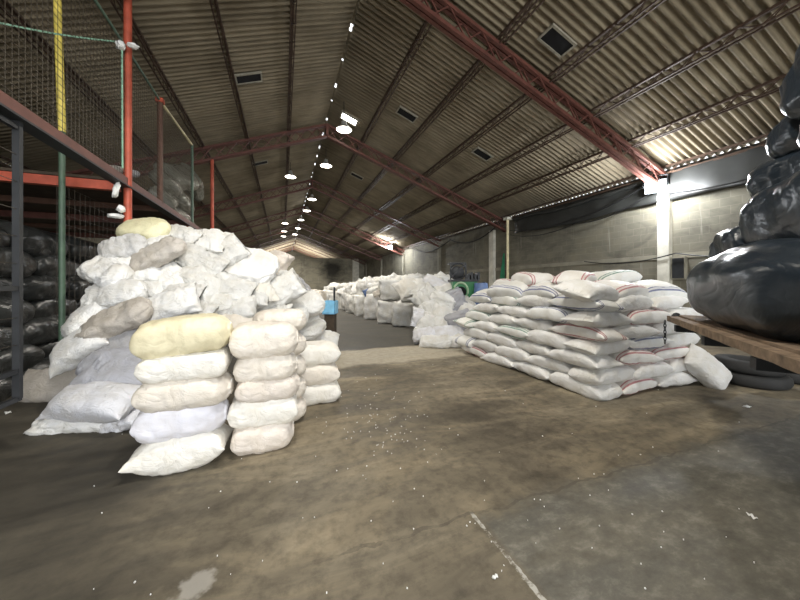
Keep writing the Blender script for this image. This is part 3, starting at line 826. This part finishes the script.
# ------------------------------------------------------------------ striped stack on the right
G2 = 'stacked woven sacks at the right of the aisle'
SX0, SY0, LH, NL = 3.72, 2.82, .188, 7
LN = ['bottom', 'second', 'third', 'fourth', 'fifth', 'sixth', 'seventh', 'eighth']
CNT = 0
rs = random.Random(21)
def stack_sack(c, lng, label, mat=None, n=(0, 0, 1), sc=None):
    global CNT
    CNT += 1
    key = 'stack%d' % rs.randrange(6)
    if mat is None: mat = rs.choices(['white', 'red_stripe', 'blue_stripe', 'green_stripe'], [.72, .15, .08, .05])[0]
    o = sack_obj('striped_sack', key, SK[key], mat)
    lng = Vector(lng) + Vector((rs.uniform(-.07, .07), rs.uniform(-.07, .07), rs.uniform(-.05, .05)))
    place(o, Vector(c) + Vector((rs.uniform(-.03, .03), rs.uniform(-.03, .03), rs.uniform(-.008, .008))), lng, Vector(n) + Vector((rs.uniform(-.06, .06), rs.uniform(-.06, .06), 0)), sc)
    colr = {'white': 'plain white', 'red_stripe': 'red-striped white', 'blue_stripe': 'blue-striped white', 'green_stripe': 'dark-striped white'}[mat]
    tag(o, label.replace('%c', colr), 'sack', G2)
    return o
for l in range(NL):
    z = .105 + l * LH; odd = l % 2
    ins = .012 * l
    if not odd:   # corner sack lies along the aisle
        ys = [SY0 + .42 + .79 * k for k in range(4)]; xs = [SX0 + .50 + .40 + .79 * k for k in range(2)]
    else:
        ys = [SY0 + .50 + .40 + .79 * k for k in range(3)]; xs = [SX0 + .42 + .79 * k for k in range(3)]
    fl = 'pale' 
    for k, y in enumerate(ys):
        if l >= 6 and y > 5.5: continue
        lb = '%c sack, ' + ('%s along the aisle face from near corner, %s layer' % (ORD[k], LN[l]))
        stack_sack((SX0 + .25 + ins, y, z), (0, 1, 0), lb)
    for k, x in enumerate(xs):
        if l >= 3 and k == len(xs) - 1 and not odd: pass
        lb = '%c sack, ' + ('%s along the front face from near corner, %s layer' % (ORD[k], LN[l]))
        stack_sack((x, SY0 + .25 + ins, z), (1, 0, 0), lb)
    if odd and l < 4:
        stack_sack((SX0 + .3, SY0 + .5 + .79 * 3 + .25, z), (1, .1, 0), '%c sack at the far end of the aisle face, ' + LN[l] + ' layer')
# top of the stack: a loose mound
TOP = [(4.02, 3.18, 0, 'white', 10), (4.1, 4.0, 1, 'blue_stripe', 80), (4.05, 4.8, 1, 'blue_stripe', 95), (4.1, 5.5, 1, 'blue_stripe', 85), (4.72, 3.25, 0, 'red_stripe', 5), (5.45, 3.25, 0, 'blue_stripe', -8),
       (4.65, 4.0, 1, 'white', 70), (5.25, 4.0, 0, 'white', 20), (4.7, 4.8, 0, 'white', 30), (5.45, 4.75, 1, 'white', 100), (4.75, 5.5, 1, 'white', 90), (5.5, 5.45, 0, 'white', 0)]
WH = ['over the near corner', 'over the aisle edge, second from the near corner', 'over the aisle edge, third from the near corner', 'over the aisle edge at the far end', 'over the front edge, beside the corner one', 'over the front edge near the truck bed',
      'just behind the near corner', 'behind the front edge in the middle', 'in the middle of the top', 'towards the block wall in the middle', 'at the far end in the middle', 'at the far corner by the wall']
for (x, y, _, m_, ang), w in zip(TOP, WH):
    e = Vector((0, 0, 1)); 
    if x < 4.2: e += Vector((-.28, 0, 0))
    if y < 3.3: e += Vector((0, -.28, 0))
    stack_sack((x, y, .105 + NL * LH - (.15 if y > 5.3 else 0)), (math.cos(R(ang)), math.sin(R(ang)), 0), '%c sack in the top course, ' + w, m_, e, (1.05, 1.1, 1.15))
TOP2 = [(4.45, 3.72, 25, 'red_stripe', 'nearest the corner'), (4.35, 4.6, 75, 'red_stripe', 'midway along the aisle side'), (4.5, 5.3, 80, 'red_stripe', 'at the far end'), (5.2, 3.75, -10, 'green_stripe', 'nearest the truck bed'), (5.3, 4.5, 35, 'white', 'in the middle by the wall side'), (5.35, 5.2, 60, 'white', 'at the far wall side')]
for x, y, ang, m_, w in TOP2:
    stack_sack((x, y, .105 + (NL + 1) * LH - (.12 if y > 5.1 else 0)), (math.cos(R(ang)), math.sin(R(ang)), .10), '%c sack crowning the stack, ' + w, m_, (.05, -.1, 1), (1.05, 1.1, 1.1))
# lower sacks spreading right behind the truck corner
for l in range(4):
    stack_sack((6.02 + .10 * (l % 2), 3.45, .105 + l * LH), (1, .15 * (-1) ** l, 0), '%c sack in the ' + LN[l] + ' layer of the spill behind the leaning sack')
    stack_sack((6.35 - .08 * (l % 2), 4.0, .105 + l * LH), (1, .1, 0), '%c sack in the ' + LN[l] + ' layer of the spill, rear row by the tyre')
for l in range(NL + 1):
    stack_sack((6.0, 4.62, .105 + l * LH), (.3, 1, 0), '%c sack in the right rear column of the stack, ' + ['%s from the floor' % ORD[l], 'topmost'][l == NL], 'red_stripe' if l == NL else None)
# loose white sack leaning against the spill
p = P(707, 373, 4.62); o = sack_obj('woven_sack', 'plump2', SK['plump2'], 'white')
place(o, (p.x, p.y, .25), RIGHT * .75 - UP * .75 + FWD * -.1, -FWD + UP * .6, (.66, .70, .75)); tag(o, 'loose white sack leaning on the spill under the truck bed', 'sack')

# ================================================================== TRUCK BED AND BLACK BAGS
A = P(667, 317, 4.05); A.z = 0
dirS = Vector((-.77, -.64, 0)).normalized(); dirP = Vector((.64, -.77, 0)).normalized()
BZ = 1.09
def bed(s, p, z): return Vector((A.x, A.y, 0)) + dirS * s + dirP * p + UP * z
T = empty('truck_bed', (A.x, A.y, 0)); tag(T, 'weathered timber truck bed corner carrying black bags at the right edge', 'truck bed')
rot = Matrix((dirS, dirP, UP)).transposed().to_4x4(); rot.translation = Vector((A.x, A.y, 0))
T.matrix_world = Matrix.Translation((A.x, A.y, 0))
def tp(name, mb, mat, smooth=False):
    """part given in bed coordinates s, p, z"""
    m3 = rot.to_3x3()
    mb.v = [tuple(m3 @ Vector(v)) for v in mb.v]
    return mb.build(name, mat, T, smooth)
def rough_beam(lo, hi, seed, n=40):
    m = MB(); k = len(m.v)
    for i in range(n + 1):
        s = lo[0] + (hi[0] - lo[0]) * i / n; j = .008 * noise.noise(Vector((s * 5, seed, 0))); j2 = .008 * noise.noise(Vector((s * 5, seed, 5)))
        m.v += [(s, lo[1] + j, lo[2] + j2), (s, hi[1], lo[2] + j2), (s, hi[1], hi[2] + j), (s, lo[1] + j, hi[2] + j)]
    for i in range(n):
        for q in range(4):
            q2 = (q + 1) % 4; m.f.append((i * 4 + q, i * 4 + q2, (i + 1) * 4 + q2, (i + 1) * 4 + q))
    m.f += [(3, 2, 1, 0), (n * 4, n * 4 + 1, n * 4 + 2, n * 4 + 3)]
    return m
tp('side_rail', rough_beam((0, 0, BZ - .055), (4.6, .09, BZ + .012), 1), M['wood'])
tp('side_rail', rough_beam((0, 2.0, BZ - .09), (4.6, 2.09, BZ + .01), 4), M['wood'])
for i in range(10): tp('deck_plank', rough_beam((.02 + .02 * (i % 3), .10 + i * .19, BZ + .0), (4.6, .28 + i * .19, BZ + .03), 7 + i, 12), M['wood'])
for s in (.1, 1.1, 2.1, 3.1, 4.1): tp('cross_member', MB().box((s, .05, BZ - .17), (s + .09, 2.05, BZ - .09)), M['dark_steel'])
for p_ in (.6, 1.4): tp('chassis_rail', MB().box((.3, p_, BZ - .33), (4.6, p_ + .08, BZ - .17)), M['dark_steel'])
for s in (3.7,):
  for p_ in ((.28, 1.8) if s == 3.7 else (1.85,)):
    w = MB(); mm = Matrix.Translation((s, p_, .38)) @ Matrix.Rotation(PI / 2, 4, 'X')
    w.lathe([(.10, -.06), (.2, -.09), (.33, -.11), (.38, -.07), (.38, .07), (.33, .11), (.2, .09), (.10, .06)], 28, mm); tp('wheel', w, M['rubber'], True)
  tp('axle', MB().box((s - .05, .3, .34), (s + .05, 1.85, .42)), M['dark_steel'])
  tp('spring_hanger', MB().box((s - .05, .6, .40), (s + .05, .68, BZ - .33)), M['dark_steel']); tp('spring_hanger', MB().box((s - .05, 1.4, .40), (s + .05, 1.48, BZ - .33)), M['dark_steel'])
tp('corner_knob', MB().lathe([(.045, BZ), (.05, BZ + .02), (.03, BZ + .05), (.005, BZ + .06)], 12, Matrix.Translation((.06, .08, 0))), M['dark_steel'], True)
ch = empty('chain', bed(.05, -.03, BZ - .05)); tag(ch, 'short rusty chain hanging from the corner of the truck bed', 'chain')
for i in range(7):
    zc = -.02 - i * .042; pts = []
    for q in range(12):
        t = 2 * PI * q / 12; a_, b_ = .013 * math.cos(t), .028 * math.sin(t)
        pts.append((a_, 0, zc + b_) if i % 2 == 0 else (0, a_, zc + b_))
    MB().tube(pts, .0055, 6, True).build('chain_link', M['dark_steel'], ch, True)
# tyres lying on the floor behind the bed
def tyre(c, label, r=.36, tilt=(0, 0, 0)):
    w = MB(); prof = []
    for i in range(17):
        t = PI * (-.15 + 1.3 * i / 16) - PI / 2 * 0
        prof.append((r - .11 + .11 * math.cos(t - PI * .5 + 0), 0))
    ring = [(r - .10 + .10 * sgnpow(math.cos(t), .7), .09 * sgnpow(math.sin(t), .7)) for t in [2 * PI * i / 20 for i in range(21)]]
    k0 = 0; n = 32
    for rr_, zz in ring[:-1]:
        for j in range(n):
            q = 2 * PI * j / n; g_ = .006 if (j % 2 and rr_ > r - .03) else 0
            w.v.append(((rr_ - g_) * math.cos(q), (rr_ - g_) * math.sin(q), zz))
    for i in range(20):
        for j in range(n): w.f.append((i * n + j, i * n + (j + 1) % n, ((i + 1) % 20) * n + (j + 1) % n, ((i + 1) % 20) * n + j))
    ob = w.build('tyre', M['rubber'], None, True); ob.location = c; ob.rotation_euler = tilt; tag(ob, label, 'tyre', 'old tyres on the floor under the truck bed'); return ob
p = P(752, 378, 4.75); tyre((p.x, p.y, .095), 'lower worn black tyre lying on the floor under the truck bed', .40)
tyre((p.x - .02, p.y + .04, .28), 'upper worn black tyre lying on another under the truck bed', .38, (.04, .03, 0))
p = P(795, 378, 4.9); tyre((p.x, p.y, .095), 'single black tyre lying behind the pair under the truck bed', .38)
# black bags: s, p, z, L, W, T, yaw
BB = [(1.40, .55, BZ + .41, 2.45, 1.1, .78, 0, 'big glossy black bag at the bed corner, bottom of the pile', 0),
      (3.3, .52, BZ + .41, 1.45, 1.1, .78, .1, 'big black bag on the bed edge at the right picture border', 3),
      (.72, .62, BZ + .84, 1.0, .72, .40, .1, 'smaller black bag on the second course above the corner bag', 2),
      (1.72, .80, BZ + 1.0, 1.35, 1.0, .66, -.1, 'black bag on the second course right of the smaller one', 5),
      (2.9, .7, BZ + 1.0, 1.3, 1.0, .70, 0, 'black bag on the second course at the picture border', 3),
      (1.33, .84, BZ + 1.36, 1.15, .85, .46, -.15, 'black bag of the third course with a pale knotted end', 1),
      (2.4, .75, BZ + 1.5, 1.25, 1.0, .60, 0, 'black bag of the third course at the picture border', 3),
      (1.52, .88, BZ + 1.68, 1.05, .85, .46, -.2, 'black bag of the fourth course with a long pale knotted end', 4),
      (2.15, .8, BZ + 1.95, 1.2, 1.0, .60, .1, 'uppermost black bag of the pile on the truck bed', 2)]
for i, (s, p_, z, L, Wd, Tt, yw, lb, ki) in enumerate(BB):
    key = 'film%d' % ki; o = sack_obj('black_bag', key, SK[key], 'black_film')
    lng = (-dirS) * math.cos(yw) + dirP * math.sin(yw)
    place(o, bed(s, p_, z), lng, UP - dirP * .12, (L, Wd / .62, Tt / .46)); tag(o, lb, 'bag', 'black plastic bags on the truck bed')
    if i in (5, 7):
        end = MB()
        n_ = 6
        for q in range(n_ + 1):
            t = q / n_
        end.tube([(.46, 0, 0), (.50, .01, .01), (.54, .02, .0), (.60, .03, -.03), (.64, .03, -.05)], [.03, .025, .05, .075, .03], 12)
        c = end.build('knotted_end', M['white_film'], o, True); c['label'] = 'pale knotted end'

# dark bags stored under the mezzanine, behind the mesh
k = 0
for l in range(7):
    for j in range(3):
        key = 'film%d' % ((l * 2 + j) % 6); o = sack_obj('dark_bag', key, SK[key], 'grey_film')
        y = 5.4 + j * 1.05 + .3 * (l % 2)
        z = .20 + l * .33
        place(o, (-3.75 + .06 * math.sin(l * 3 + j), y, z), (.08 * math.sin(l), 1, .04 * math.sin(j * 5 + l)), (.25, 0, 1), (1.15, .85 / .62, .44 / .46))
        tag(o, 'dark plastic bag behind the mesh, %s, %s from the gate' % ('on the floor' if l == 0 else ('topmost row' if l == 6 else '%s row up from the floor' % ORD[l]), ORD[j]), 'bag', 'dark bags stored under the mezzanine')
for l in range(6):
    for j in range(2):
        key = 'film%d' % ((l + j) % 6); o = sack_obj('dark_bag', key, SK[key], 'grey_film')
        place(o, (-3.75, 3.25 + j * 1.05 + .15 * (l % 2), .20 + l * .33), (0, 1, .04 * math.sin(l * 3)), (.25, 0, 1), (1.15, .85 / .62, .44 / .46))
        tag(o, 'dark plastic bag behind the wire gate, %s, %s' % ('on the floor' if l == 0 else '%s row up from the floor' % ORD[l], ['nearer one', 'farther one'][j]), 'bag', 'dark bags stored under the mezzanine')
# plastic bags on the mezzanine deck
for i, (u, v, d, L, W_, ang, m_) in enumerate([(172, 185, 8.2, 34, 24, -20, 'clear_film'), (188, 178, 9.2, 36, 26, 10, 'clear_film'), (180, 200, 8.0, 40, 24, -25, 'clear_film'), (198, 200, 9.2, 34, 28, 20, 'clear_film'), (192, 217, 8.9, 44, 24, -20, 'clear_film'), (203, 184, 10.4, 26, 26, 0, 'clear_film')]):
    key = 'film%d' % i; o = sack_obj('plastic_bag', key, SK[key], m_); c = P(u, v, d); c.x = min(c.x, MX - .58); c.z = max(c.z, DZ + .40); px = d / F
    place(o, c, (.3 * math.sin(i * 2), 1, .3 * math.sin(i)), (.7, -.3, .6), (L * px * 1.3, W_ * px * 1.7, .95))
    tag(o, ['shiny grey plastic bag on the mezzanine beside the brown post', 'shiny grey plastic bag at the back top of the deck pile', 'crinkled grey plastic bag low on the deck behind brown post', 'crinkled grey plastic bag on the deck near the green post', 'shiny grey plastic bag at the deck edge under the green post', 'small grey plastic bag on the deck by the last red post'][i], 'bag', 'shiny plastic bags on the mezzanine')
for i, (u, v, d, L, W_, m_) in enumerate([(114, 169, 5.2, 20, 9, 'tan'), (126, 173, 5.5, 22, 10, 'grey'), (104, 182, 5.2, 18, 5, 'warm'), (8, 172, 4.6, 24, 5, 'tan')]):
    key = 'heap%d' % i; o = sack_obj('bundle', key, SK[key], m_); c = P(u, v, d); c.x = min(c.x, MX - .2); c.z = max(c.z, DZ + .14); px = d / F
    place(o, c, RIGHT + FWD * .3, UP - FWD * .3, (L * px, W_ * px / .5, W_ * px / .5)); tag(o, ['brown bundle on the deck just left of the red post', 'grey bundle on the deck touching the red post', 'small cream bundle on the deck edge near the red beam', 'small tan bundle on the deck at the left border'][i], 'bundle', 'bundles on the mezzanine deck')

# ================================================================== BACKGROUND: JUMBO BAGS, MACHINE, DRUMS
def jumbo_mesh(seed, w=.9, d=.9, h=1.0):
    bm = bmesh.new(); bmesh.ops.create_cube(bm, size=1); bmesh.ops.subdivide_edges(bm, edges=bm.edges[:], cuts=11, use_grid_fill=True)
    of = Vector((seed * 7.3, seed * 3.1, seed))
    for vt in bm.verts:
        x, y, z = vt.co * 2
        r = max(abs(x), abs(y)); rr_ = math.hypot(x, y)
        f = .62 + .38 * (r / max(rr_, 1e-5)) if rr_ > 1e-5 else 1
        bul = 1 + .10 * (1 - z * z)
        p = Vector((x * f * bul, y * f * bul, z + .10 * (1 - min(1, rr_)) * (1 if z > .9 else 0)))
        dn = .20 * noise.noise(p * 1.3 + of) + .10 * noise.noise(p * 2.7 + of) - .09 * max(0, 1 - abs(noise.noise(p * 2.2 + of * 2)) * 4) - .06 * max(0, 1 - abs(noise.noise(p * 4.1 + of * 3)) * 4)
        p += Vector((p.x, p.y, .4 * p.z)).normalized() * dn
        vt.co = Vector((p.x * w / 2, p.y * d / 2, p.z * h / 2))
    me = bpy.data.meshes.new('jumbo_bag'); bm.to_mesh(me); bm.free()
    for pl in me.polygons: pl.use_smooth = True
    return me
JM = [jumbo_mesh(i + 1) for i in range(5)]
for i, m_ in enumerate(JM): SK['jumbo%d' % i] = m_
loop_me = MB().tube([(-.08, 0, -.04), (-.06, 0, .10), (0, 0, .16), (.06, 0, .10), (.08, 0, -.04)], .014, 6).mesh('lifting_loop')
loop_me.materials.append(M['rag'])
rj = random.Random(11)
def jumbo(x, y, z, label, mat='crumpled', sc=(1, 1, 1), rz=0, loops=True):
    key = 'jumbo%d' % rj.randrange(5); o = sack_obj('jumbo_bag', key, SK[key], mat)
    o.location = (x, y, z + .5 * sc[2]); o.rotation_euler = (rj.uniform(-.05, .05), rj.uniform(-.05, .05), rz + rj.uniform(-.3, .3)); o.scale = sc
    tag(o, label, 'bulk bag', 'white bulk bags along the aisle')
    if loops:
        for q, (a_, b_) in enumerate(((.3, .3), (-.3, .3), (.3, -.3), (-.3, -.3))):
            c = bpy.data.objects.new('lifting_loop', loop_me); COL.objects.link(c); c.parent = o; c.location = (a_, b_, .48); c.rotation_euler = (rj.uniform(-.5, .5), rj.uniform(-.6, .6), rj.uniform(0, 3))
    return o
ROW = [(4.75, 9.7), (4.15, 10.75), (3.95, 11.9), (3.9, 13.4), (3.7, 15.1), (3.75, 16.5), (3.7, 18.2), (3.6, 20.0), (3.5, 22.2), (3.6, 24.5)]
for i, (x, y) in enumerate(ROW):
    s = rj.uniform(.88, 1.12)
    jumbo(x + rj.uniform(-.12, .12), y, 0, 'white bulk bag on the floor, %s in the aisle row from the green machine' % ORD[i], 'crumpled' if i % 3 else 'white', (s, s, rj.uniform(.85, 1.1)), rj.uniform(-.4, .4), loops=False)
    if i in (1, 2, 4, 6): jumbo(x + .3 + rj.uniform(-.1, .1), y + rj.uniform(-.1, .3), .92, 'white bulk bag stacked upon the %s bag of the aisle row' % ORD[i], 'crumpled', (s, s, rj.uniform(.6, .85)), rj.uniform(-.5, .5))
    else:
        for q in range(3):
            key = 'heap%d' % rj.randrange(12); o = sack_obj('woven_sack', key, SK[key], 'crumpled')
            place(o, (x + rj.uniform(-.1, .4), y + (q - 1) * .4, 1.12 + .16 * q), (rj.uniform(-1, 1), rj.uniform(-1, 1), rj.uniform(-.3, .3)), (-.3, -.2, 1), (.85, .95, .9))
            tag(o, 'crumpled white sack lying upon the %s bulk bag of the aisle row, %s of three' % (ORD[i], ['nearest', 'middle', 'farthest'][q]), 'sack', 'sacks on top of the aisle row')
for i, (x, y, h) in enumerate([(5.4, 11.0, 1.75), (5.2, 12.6, 1.9), (5.1, 14.4, 1.9), (5.2, 16.6, 1.9), (5.0, 19.0, 1.85), (5.0, 22.0, 1.7), (6.5, 12.2, 1.9), (6.6, 15.0, 2.0), (6.5, 18.0, 2.0)]):
    jumbo(x, y, 0, 'tall white bulk bag in the %s, %s from the green machine' % ('second row' if i < 6 else 'rear row by the wall', ORD[i % 6]), 'crumpled', (1.15, 1.25, h), loops=False)
# farther jumbles
for i, (x, y, h) in enumerate([(3.4, 27, 1.0), (4.4, 28.2, 1.5), (3.0, 30, .9), (5.2, 29, 1.4), (1.9, 34, 1.2), (.7, 35, 1.3), (3.2, 35, 1.0), (4.6, 34, 1.3), (-.6, 35, 1.2), (2.5, 32.5, .6), (5.9, 33, 1.4)]):
    jumbo(x, y, 0, 'small far bulk bag before the back partition, %s of the distant heap' % ORD[i], 'crumpled' if i % 2 else 'warm', (1.2, 1.1, h), loops=False)
for i, (u, v, d, s, m_, lb) in enumerate([(369, 291, 14.2, .55, 'drum_blue', 'blue bundle wedged among the far bulk bags'), (378, 293, 12.6, .42, 'warm', 'orange-tinted bundle beside the blue one among bulk bags')]):
    key = 'heap%d' % i; o = sack_obj('bundle', key, SK[key], m_); place(o, P(u, v, d), RIGHT + UP * .5, -FWD + UP * .3, (s, s, s)); tag(o, lb, 'bundle')
# small bags heaped at the foot of the row, beside the striped stack
SB = [(446, 335, 34, 18, 5, 'bluewhite', 'bluish-white crumpled sack on the floor nearest the pale strip'), (430, 325, 26, 20, 60, 'crumpled', 'white crumpled sack at the near end of the bulk bag row'), (464, 343, 38, 12, -8, 'crumpled', 'flat white sack on the floor left of the striped stack'),
      (456, 303, 26, 20, -62, 'greyblue', 'grey sack standing on another below the green machine'), (460, 327, 28, 24, -70, 'greyblue', 'dark grey-blue sack leaning left of the striped stack'), (440, 306, 26, 22, 70, 'crumpled', 'white sack with dark gap beside the grey standing one'),
      (427, 300, 24, 22, 40, 'crumpled', 'white sack atop the near end of the bulk bag row'), (421, 318, 20, 16, 75, 'bluewhite', 'bluish sack at the foot of the second bulk bag'), (437, 284, 30, 10, -28, 'bluewhite', 'rolled bluish-white sheet on top of the row left of the machine'), (472, 330, 22, 14, 10, 'white', 'small white sack squeezed against the far end of striped stack'),
      (447, 318, 28, 18, -25, 'crumpled', 'white slumped sack between the two grey ones'), (436, 344, 30, 12, 6, 'crumpled', 'low white sack lying at the edge of pale strip'),
      (474, 314, 28, 14, -30, 'white', 'white sack sloping onto the far end of the striped stack'), (410, 288, 26, 18, 12, 'warmwhite', 'cream sack lying on top of the row below the far wall'),
      (436, 325, 24, 16, -20, 'crumpled', 'small white sack in the middle of the loose pile by the strip'), (452, 344, 30, 10, 0, 'white', 'thin white sack flat on the floor before the loose pile'), (432, 312, 22, 18, 20, 'crumpled', 'small white sack under the one atop the near row end'), (466, 306, 20, 14, -50, 'crumpled', 'white sack tucked right of the grey standing one'), (444, 292, 24, 14, 15, 'crumpled', 'white sack below the rolled bluish sheet'), (422, 290, 24, 16, -15, 'crumpled', 'white sack between the cream one and the rolled sheet'), (424, 335, 22, 12, 15, 'bluewhite', 'small bluish-white sack at the aisle corner of the loose pile')]
for i, (u, v, L, Wp, ang, m_, lb) in enumerate(SB):
    d = 7.5 + (345 - v) * .036; px = d / F; key = 'heap%d' % ((i * 5) % 12); o = sack_obj('woven_sack', key, SK[key], m_); a = R(ang)
    c = P(u, v, d); c.z = max(c.z, .12)
    place(o, c, RIGHT * math.cos(a) + UP * math.sin(a) + FWD * (.4 * math.sin(a) + .5 * math.sin(i * 2.1)), -FWD * .7 + UP * .6 + RIGHT * .4 * math.sin(i * 1.3), (L * px * 1.1, Wp * px * 1.25 / .6, min(.55, Wp * px * .9) / .40)); tag(o, lb, 'sack', 'loose sacks left of the striped stack')
# green machine
p = P(463, 290, 9.4)
o = empty('machine', (p.x, p.y, 0)); o.rotation_euler = (0, 0, -PSI); tag(o, 'green machine with a dark motor frame behind the bulk bags', 'machine')
MB().box((-.36, -.3, .95), (.36, .35, 1.62)).build('hopper', M['machine_green'], o)
mm = Matrix.Translation((-.13, -.31, 1.30)) @ Matrix.Rotation(PI / 2, 4, 'X')
ring = [(.20 + .035 * math.cos(t), .02 * math.sin(t)) for t in [2 * PI * i / 10 for i in range(11)]]
MB().tube([(-.13 + .21 * math.cos(q), -.32, 1.32 + .25 * math.sin(q)) for q in [2 * PI * i / 24 for i in range(24)]], .03, 8, True).build('ring', M['pale_green'], o, True)
MB().lathe([(.02, -.01), (.16, -.01), (.16, .02), (.02, .02)], 20, mm).build('inlet', M['black'], o)
MB().box((-.40, -.34, 1.60), (.40, .38, 1.66)).build('top_plate', M['dark_steel'], o)
for sx in (-.3, .3):
    for sy in (-.25, .3): MB().box((sx - .04, sy - .04, 0), (sx + .04, sy + .04, .96)).build('leg', M['machine_green'], o)
mm = Matrix.Translation((-.2, 0, 1.86)) @ Matrix.Rotation(PI / 2, 4, 'X')
MB().lathe([(.05, -.25), (.18, -.22), (.20, -.1), (.20, .2), (.1, .25)], 18, mm).build('motor', M['dark_steel'], o, True)
MB().tube([(-.2 + .23 * math.cos(q), -.3, 1.9 + .23 * math.sin(q)) for q in [2 * PI * i / 20 for i in range(20)]], .022, 6, True).build('pulley', M['dark_steel'], o, True)
fr = MB()
for a_, b_ in (((-.42, -.3, 1.66), (-.42, -.3, 2.14)), ((.02, -.3, 1.66), (.02, -.3, 2.14)), ((-.42, -.3, 2.14), (.02, -.3, 2.14)), ((-.42, .2, 2.14), (.02, .2, 2.14)), ((-.42, -.3, 2.14), (-.42, .2, 2.14)), ((-.42, -.3, 1.7), (.02, -.3, 2.12))): fr.bar(a_, b_, .035)
fr.build('frame', M['dark_steel'], o)
for i in range(4): MB().box((.08 + i * .1, -.28, 1.66), (.14 + i * .1, .1, 1.82 + .05 * (i % 2))).build('gear_housing', M['dark_steel'], o)
# blue drum on sacks
p = P(481, 290, 8.9)
o = empty('drum', (p.x, p.y, 0)); tag(o, 'blue plastic drum between the green machine and striped stack', 'drum')
MB().lathe([(.17, .62), (.195, .66), (.20, 1.0), (.21, 1.02), (.20, 1.04), (.20, 1.3), (.21, 1.32), (.20, 1.34), (.195, 1.5), (.18, 1.56), (.19, 1.55), (.05, 1.53)], 28).build('body', M['drum_blue'], o, True)
MB().lathe([(.03, 1.53), (.045, 1.53), (.045, 1.58), (.03, 1.59)], 14, Matrix.Translation((.1, 0, 0))).build('bung', M['dark_steel'], o, True)
MB().box((-.3, -.3, 0), (.3, .3, .60)).build('stand', M['dark_wood'], o)
# light blue crate and dark upright beside the heap
p = P(331, 308, 7.3)
o = empty('crate', (p.x, p.y, 0)); o.rotation_euler = (0, 0, -PSI); tag(o, 'light blue plastic crate by the aisle end of the heap', 'crate')
h0 = p.z - .13
MB().box((-.16, -.2, h0), (.13, -.185, h0 + .30)).build('front_panel', M['crate_blue'], o); MB().box((-.16, .185, h0), (.13, .2, h0 + .30)).build('back_panel', M['crate_blue'], o)
MB().box((-.16, -.2, h0), (-.145, .2, h0 + .30)).build('side_panel', M['crate_blue'], o); MB().box((.115, -.2, h0), (.13, .2, h0 + .30)).build('side_panel', M['crate_blue'], o)
MB().box((-.16, -.2, h0), (.13, .2, h0 + .02)).build('bottom_panel', M['crate_blue'], o)
MB().box((-.12, -.15, 0), (.1, .15, h0)).build('stand', M['dark_wood'], o); MB().box((.06, -.02, h0 + .3), (.10, .02, h0 + .62)).build('handle', M['dark_steel'], o)
# hand cart near the partition
p = P(351, 283, 33.0)

# litter on the floor
mb = MB(); rl = random.Random(9)
for i in range(200):
    if i < 110: u, v = rl.gauss(385, 26), rl.gauss(425, 30)
    else: u, v = rl.uniform(90, 760), 350 + 245 * rl.random() ** .8
    if v < 350: continue
    d = CH * F / (v - HOR); p = P(u, v, d); s = rl.uniform(.0012, .0034) * (.5 + .17 * d)
    m_ = Matrix.Translation((p.x, p.y, .003)) @ Matrix.Rotation(rl.uniform(0, 3), 4, 'Z') @ Matrix.Rotation(rl.uniform(-.3, .3), 4, 'X')
    mb.box((-s * rl.uniform(.8, 2.2), -s, -.002), (s, s, .004), m_)
ob = mb.build('litter', M['rag']); tag(ob, 'tiny white scraps scattered over the concrete floor', 'litter', None, 'stuff')
for i, (u, v, L, lb) in enumerate([(747, 407, .10, 'white paper scrap on the dark floor before the tyres'), (752, 517, .05, 'small white scrap on the grey slab at the right'), (8, 413, .09, 'white scrap on the floor under the wire gate'), (495, 578, .03, 'pale chip lying right of the cracked joint')]):
    d = CH * F / (v - HOR); p = P(u, v, d); m2 = MB(); n = 8
    for a_ in range(n + 1):
        for b_ in range(5): m2.v.append(((a_ / n - .5) * L, (b_ / 4 - .5) * L * .5, .008 + .006 * math.sin(a_ * 1.3 + b_)))
    for a_ in range(n):
        for b_ in range(4): k = a_ * 5 + b_; m2.f.append((k, k + 5, k + 6, k + 1))
    ob = m2.build('paper_scrap', M['rag'], None, True); ob.location = (p.x, p.y, 0); ob.rotation_euler = (0, 0, i * 1.1); tag(ob, lb, 'scrap')
    sm = ob.modifiers.new('thickness', 'SOLIDIFY'); sm.thickness = .002

# ================================================================== LIGHT
w = bpy.data.worlds.new('sky'); scene.world = w; w.use_nodes = True
bg = w.node_tree.nodes['Background']; bg.inputs['Color'].default_value = (.93, .97, 1, 1); bg.inputs['Strength'].default_value = 1.0
def area(name, loc, rot_, sx, sy, e, col):
    l = bpy.data.lights.new(name, 'AREA'); l.shape = 'RECTANGLE'; l.size = sx; l.size_y = sy; l.energy = e; l.color = col
    o = bpy.data.objects.new(name, l); COL.objects.link(o); o.location = loc; o.rotation_euler = rot_; return o
area('doorway_daylight', (1.0, -8.5, 3.6), (R(84), 0, 0), 10, 6, 480, (1, .985, .96))       # the open doorway behind the photographer
area('added_end_lamp', (1.5, 50, 4.0), (R(180), 0, 0), 8, 8, 900, (1, .96, .9))               # added lamp shining up to brighten the roof beyond the partition

vs = scene.view_settings
vs.view_transform = 'Standard'; vs.look = 'None'; vs.gamma = 1; vs.use_curve_mapping = False; vs.exposure = 1.02
scene.cycles.use_denoising = True
scene.cycles.max_bounces = 6
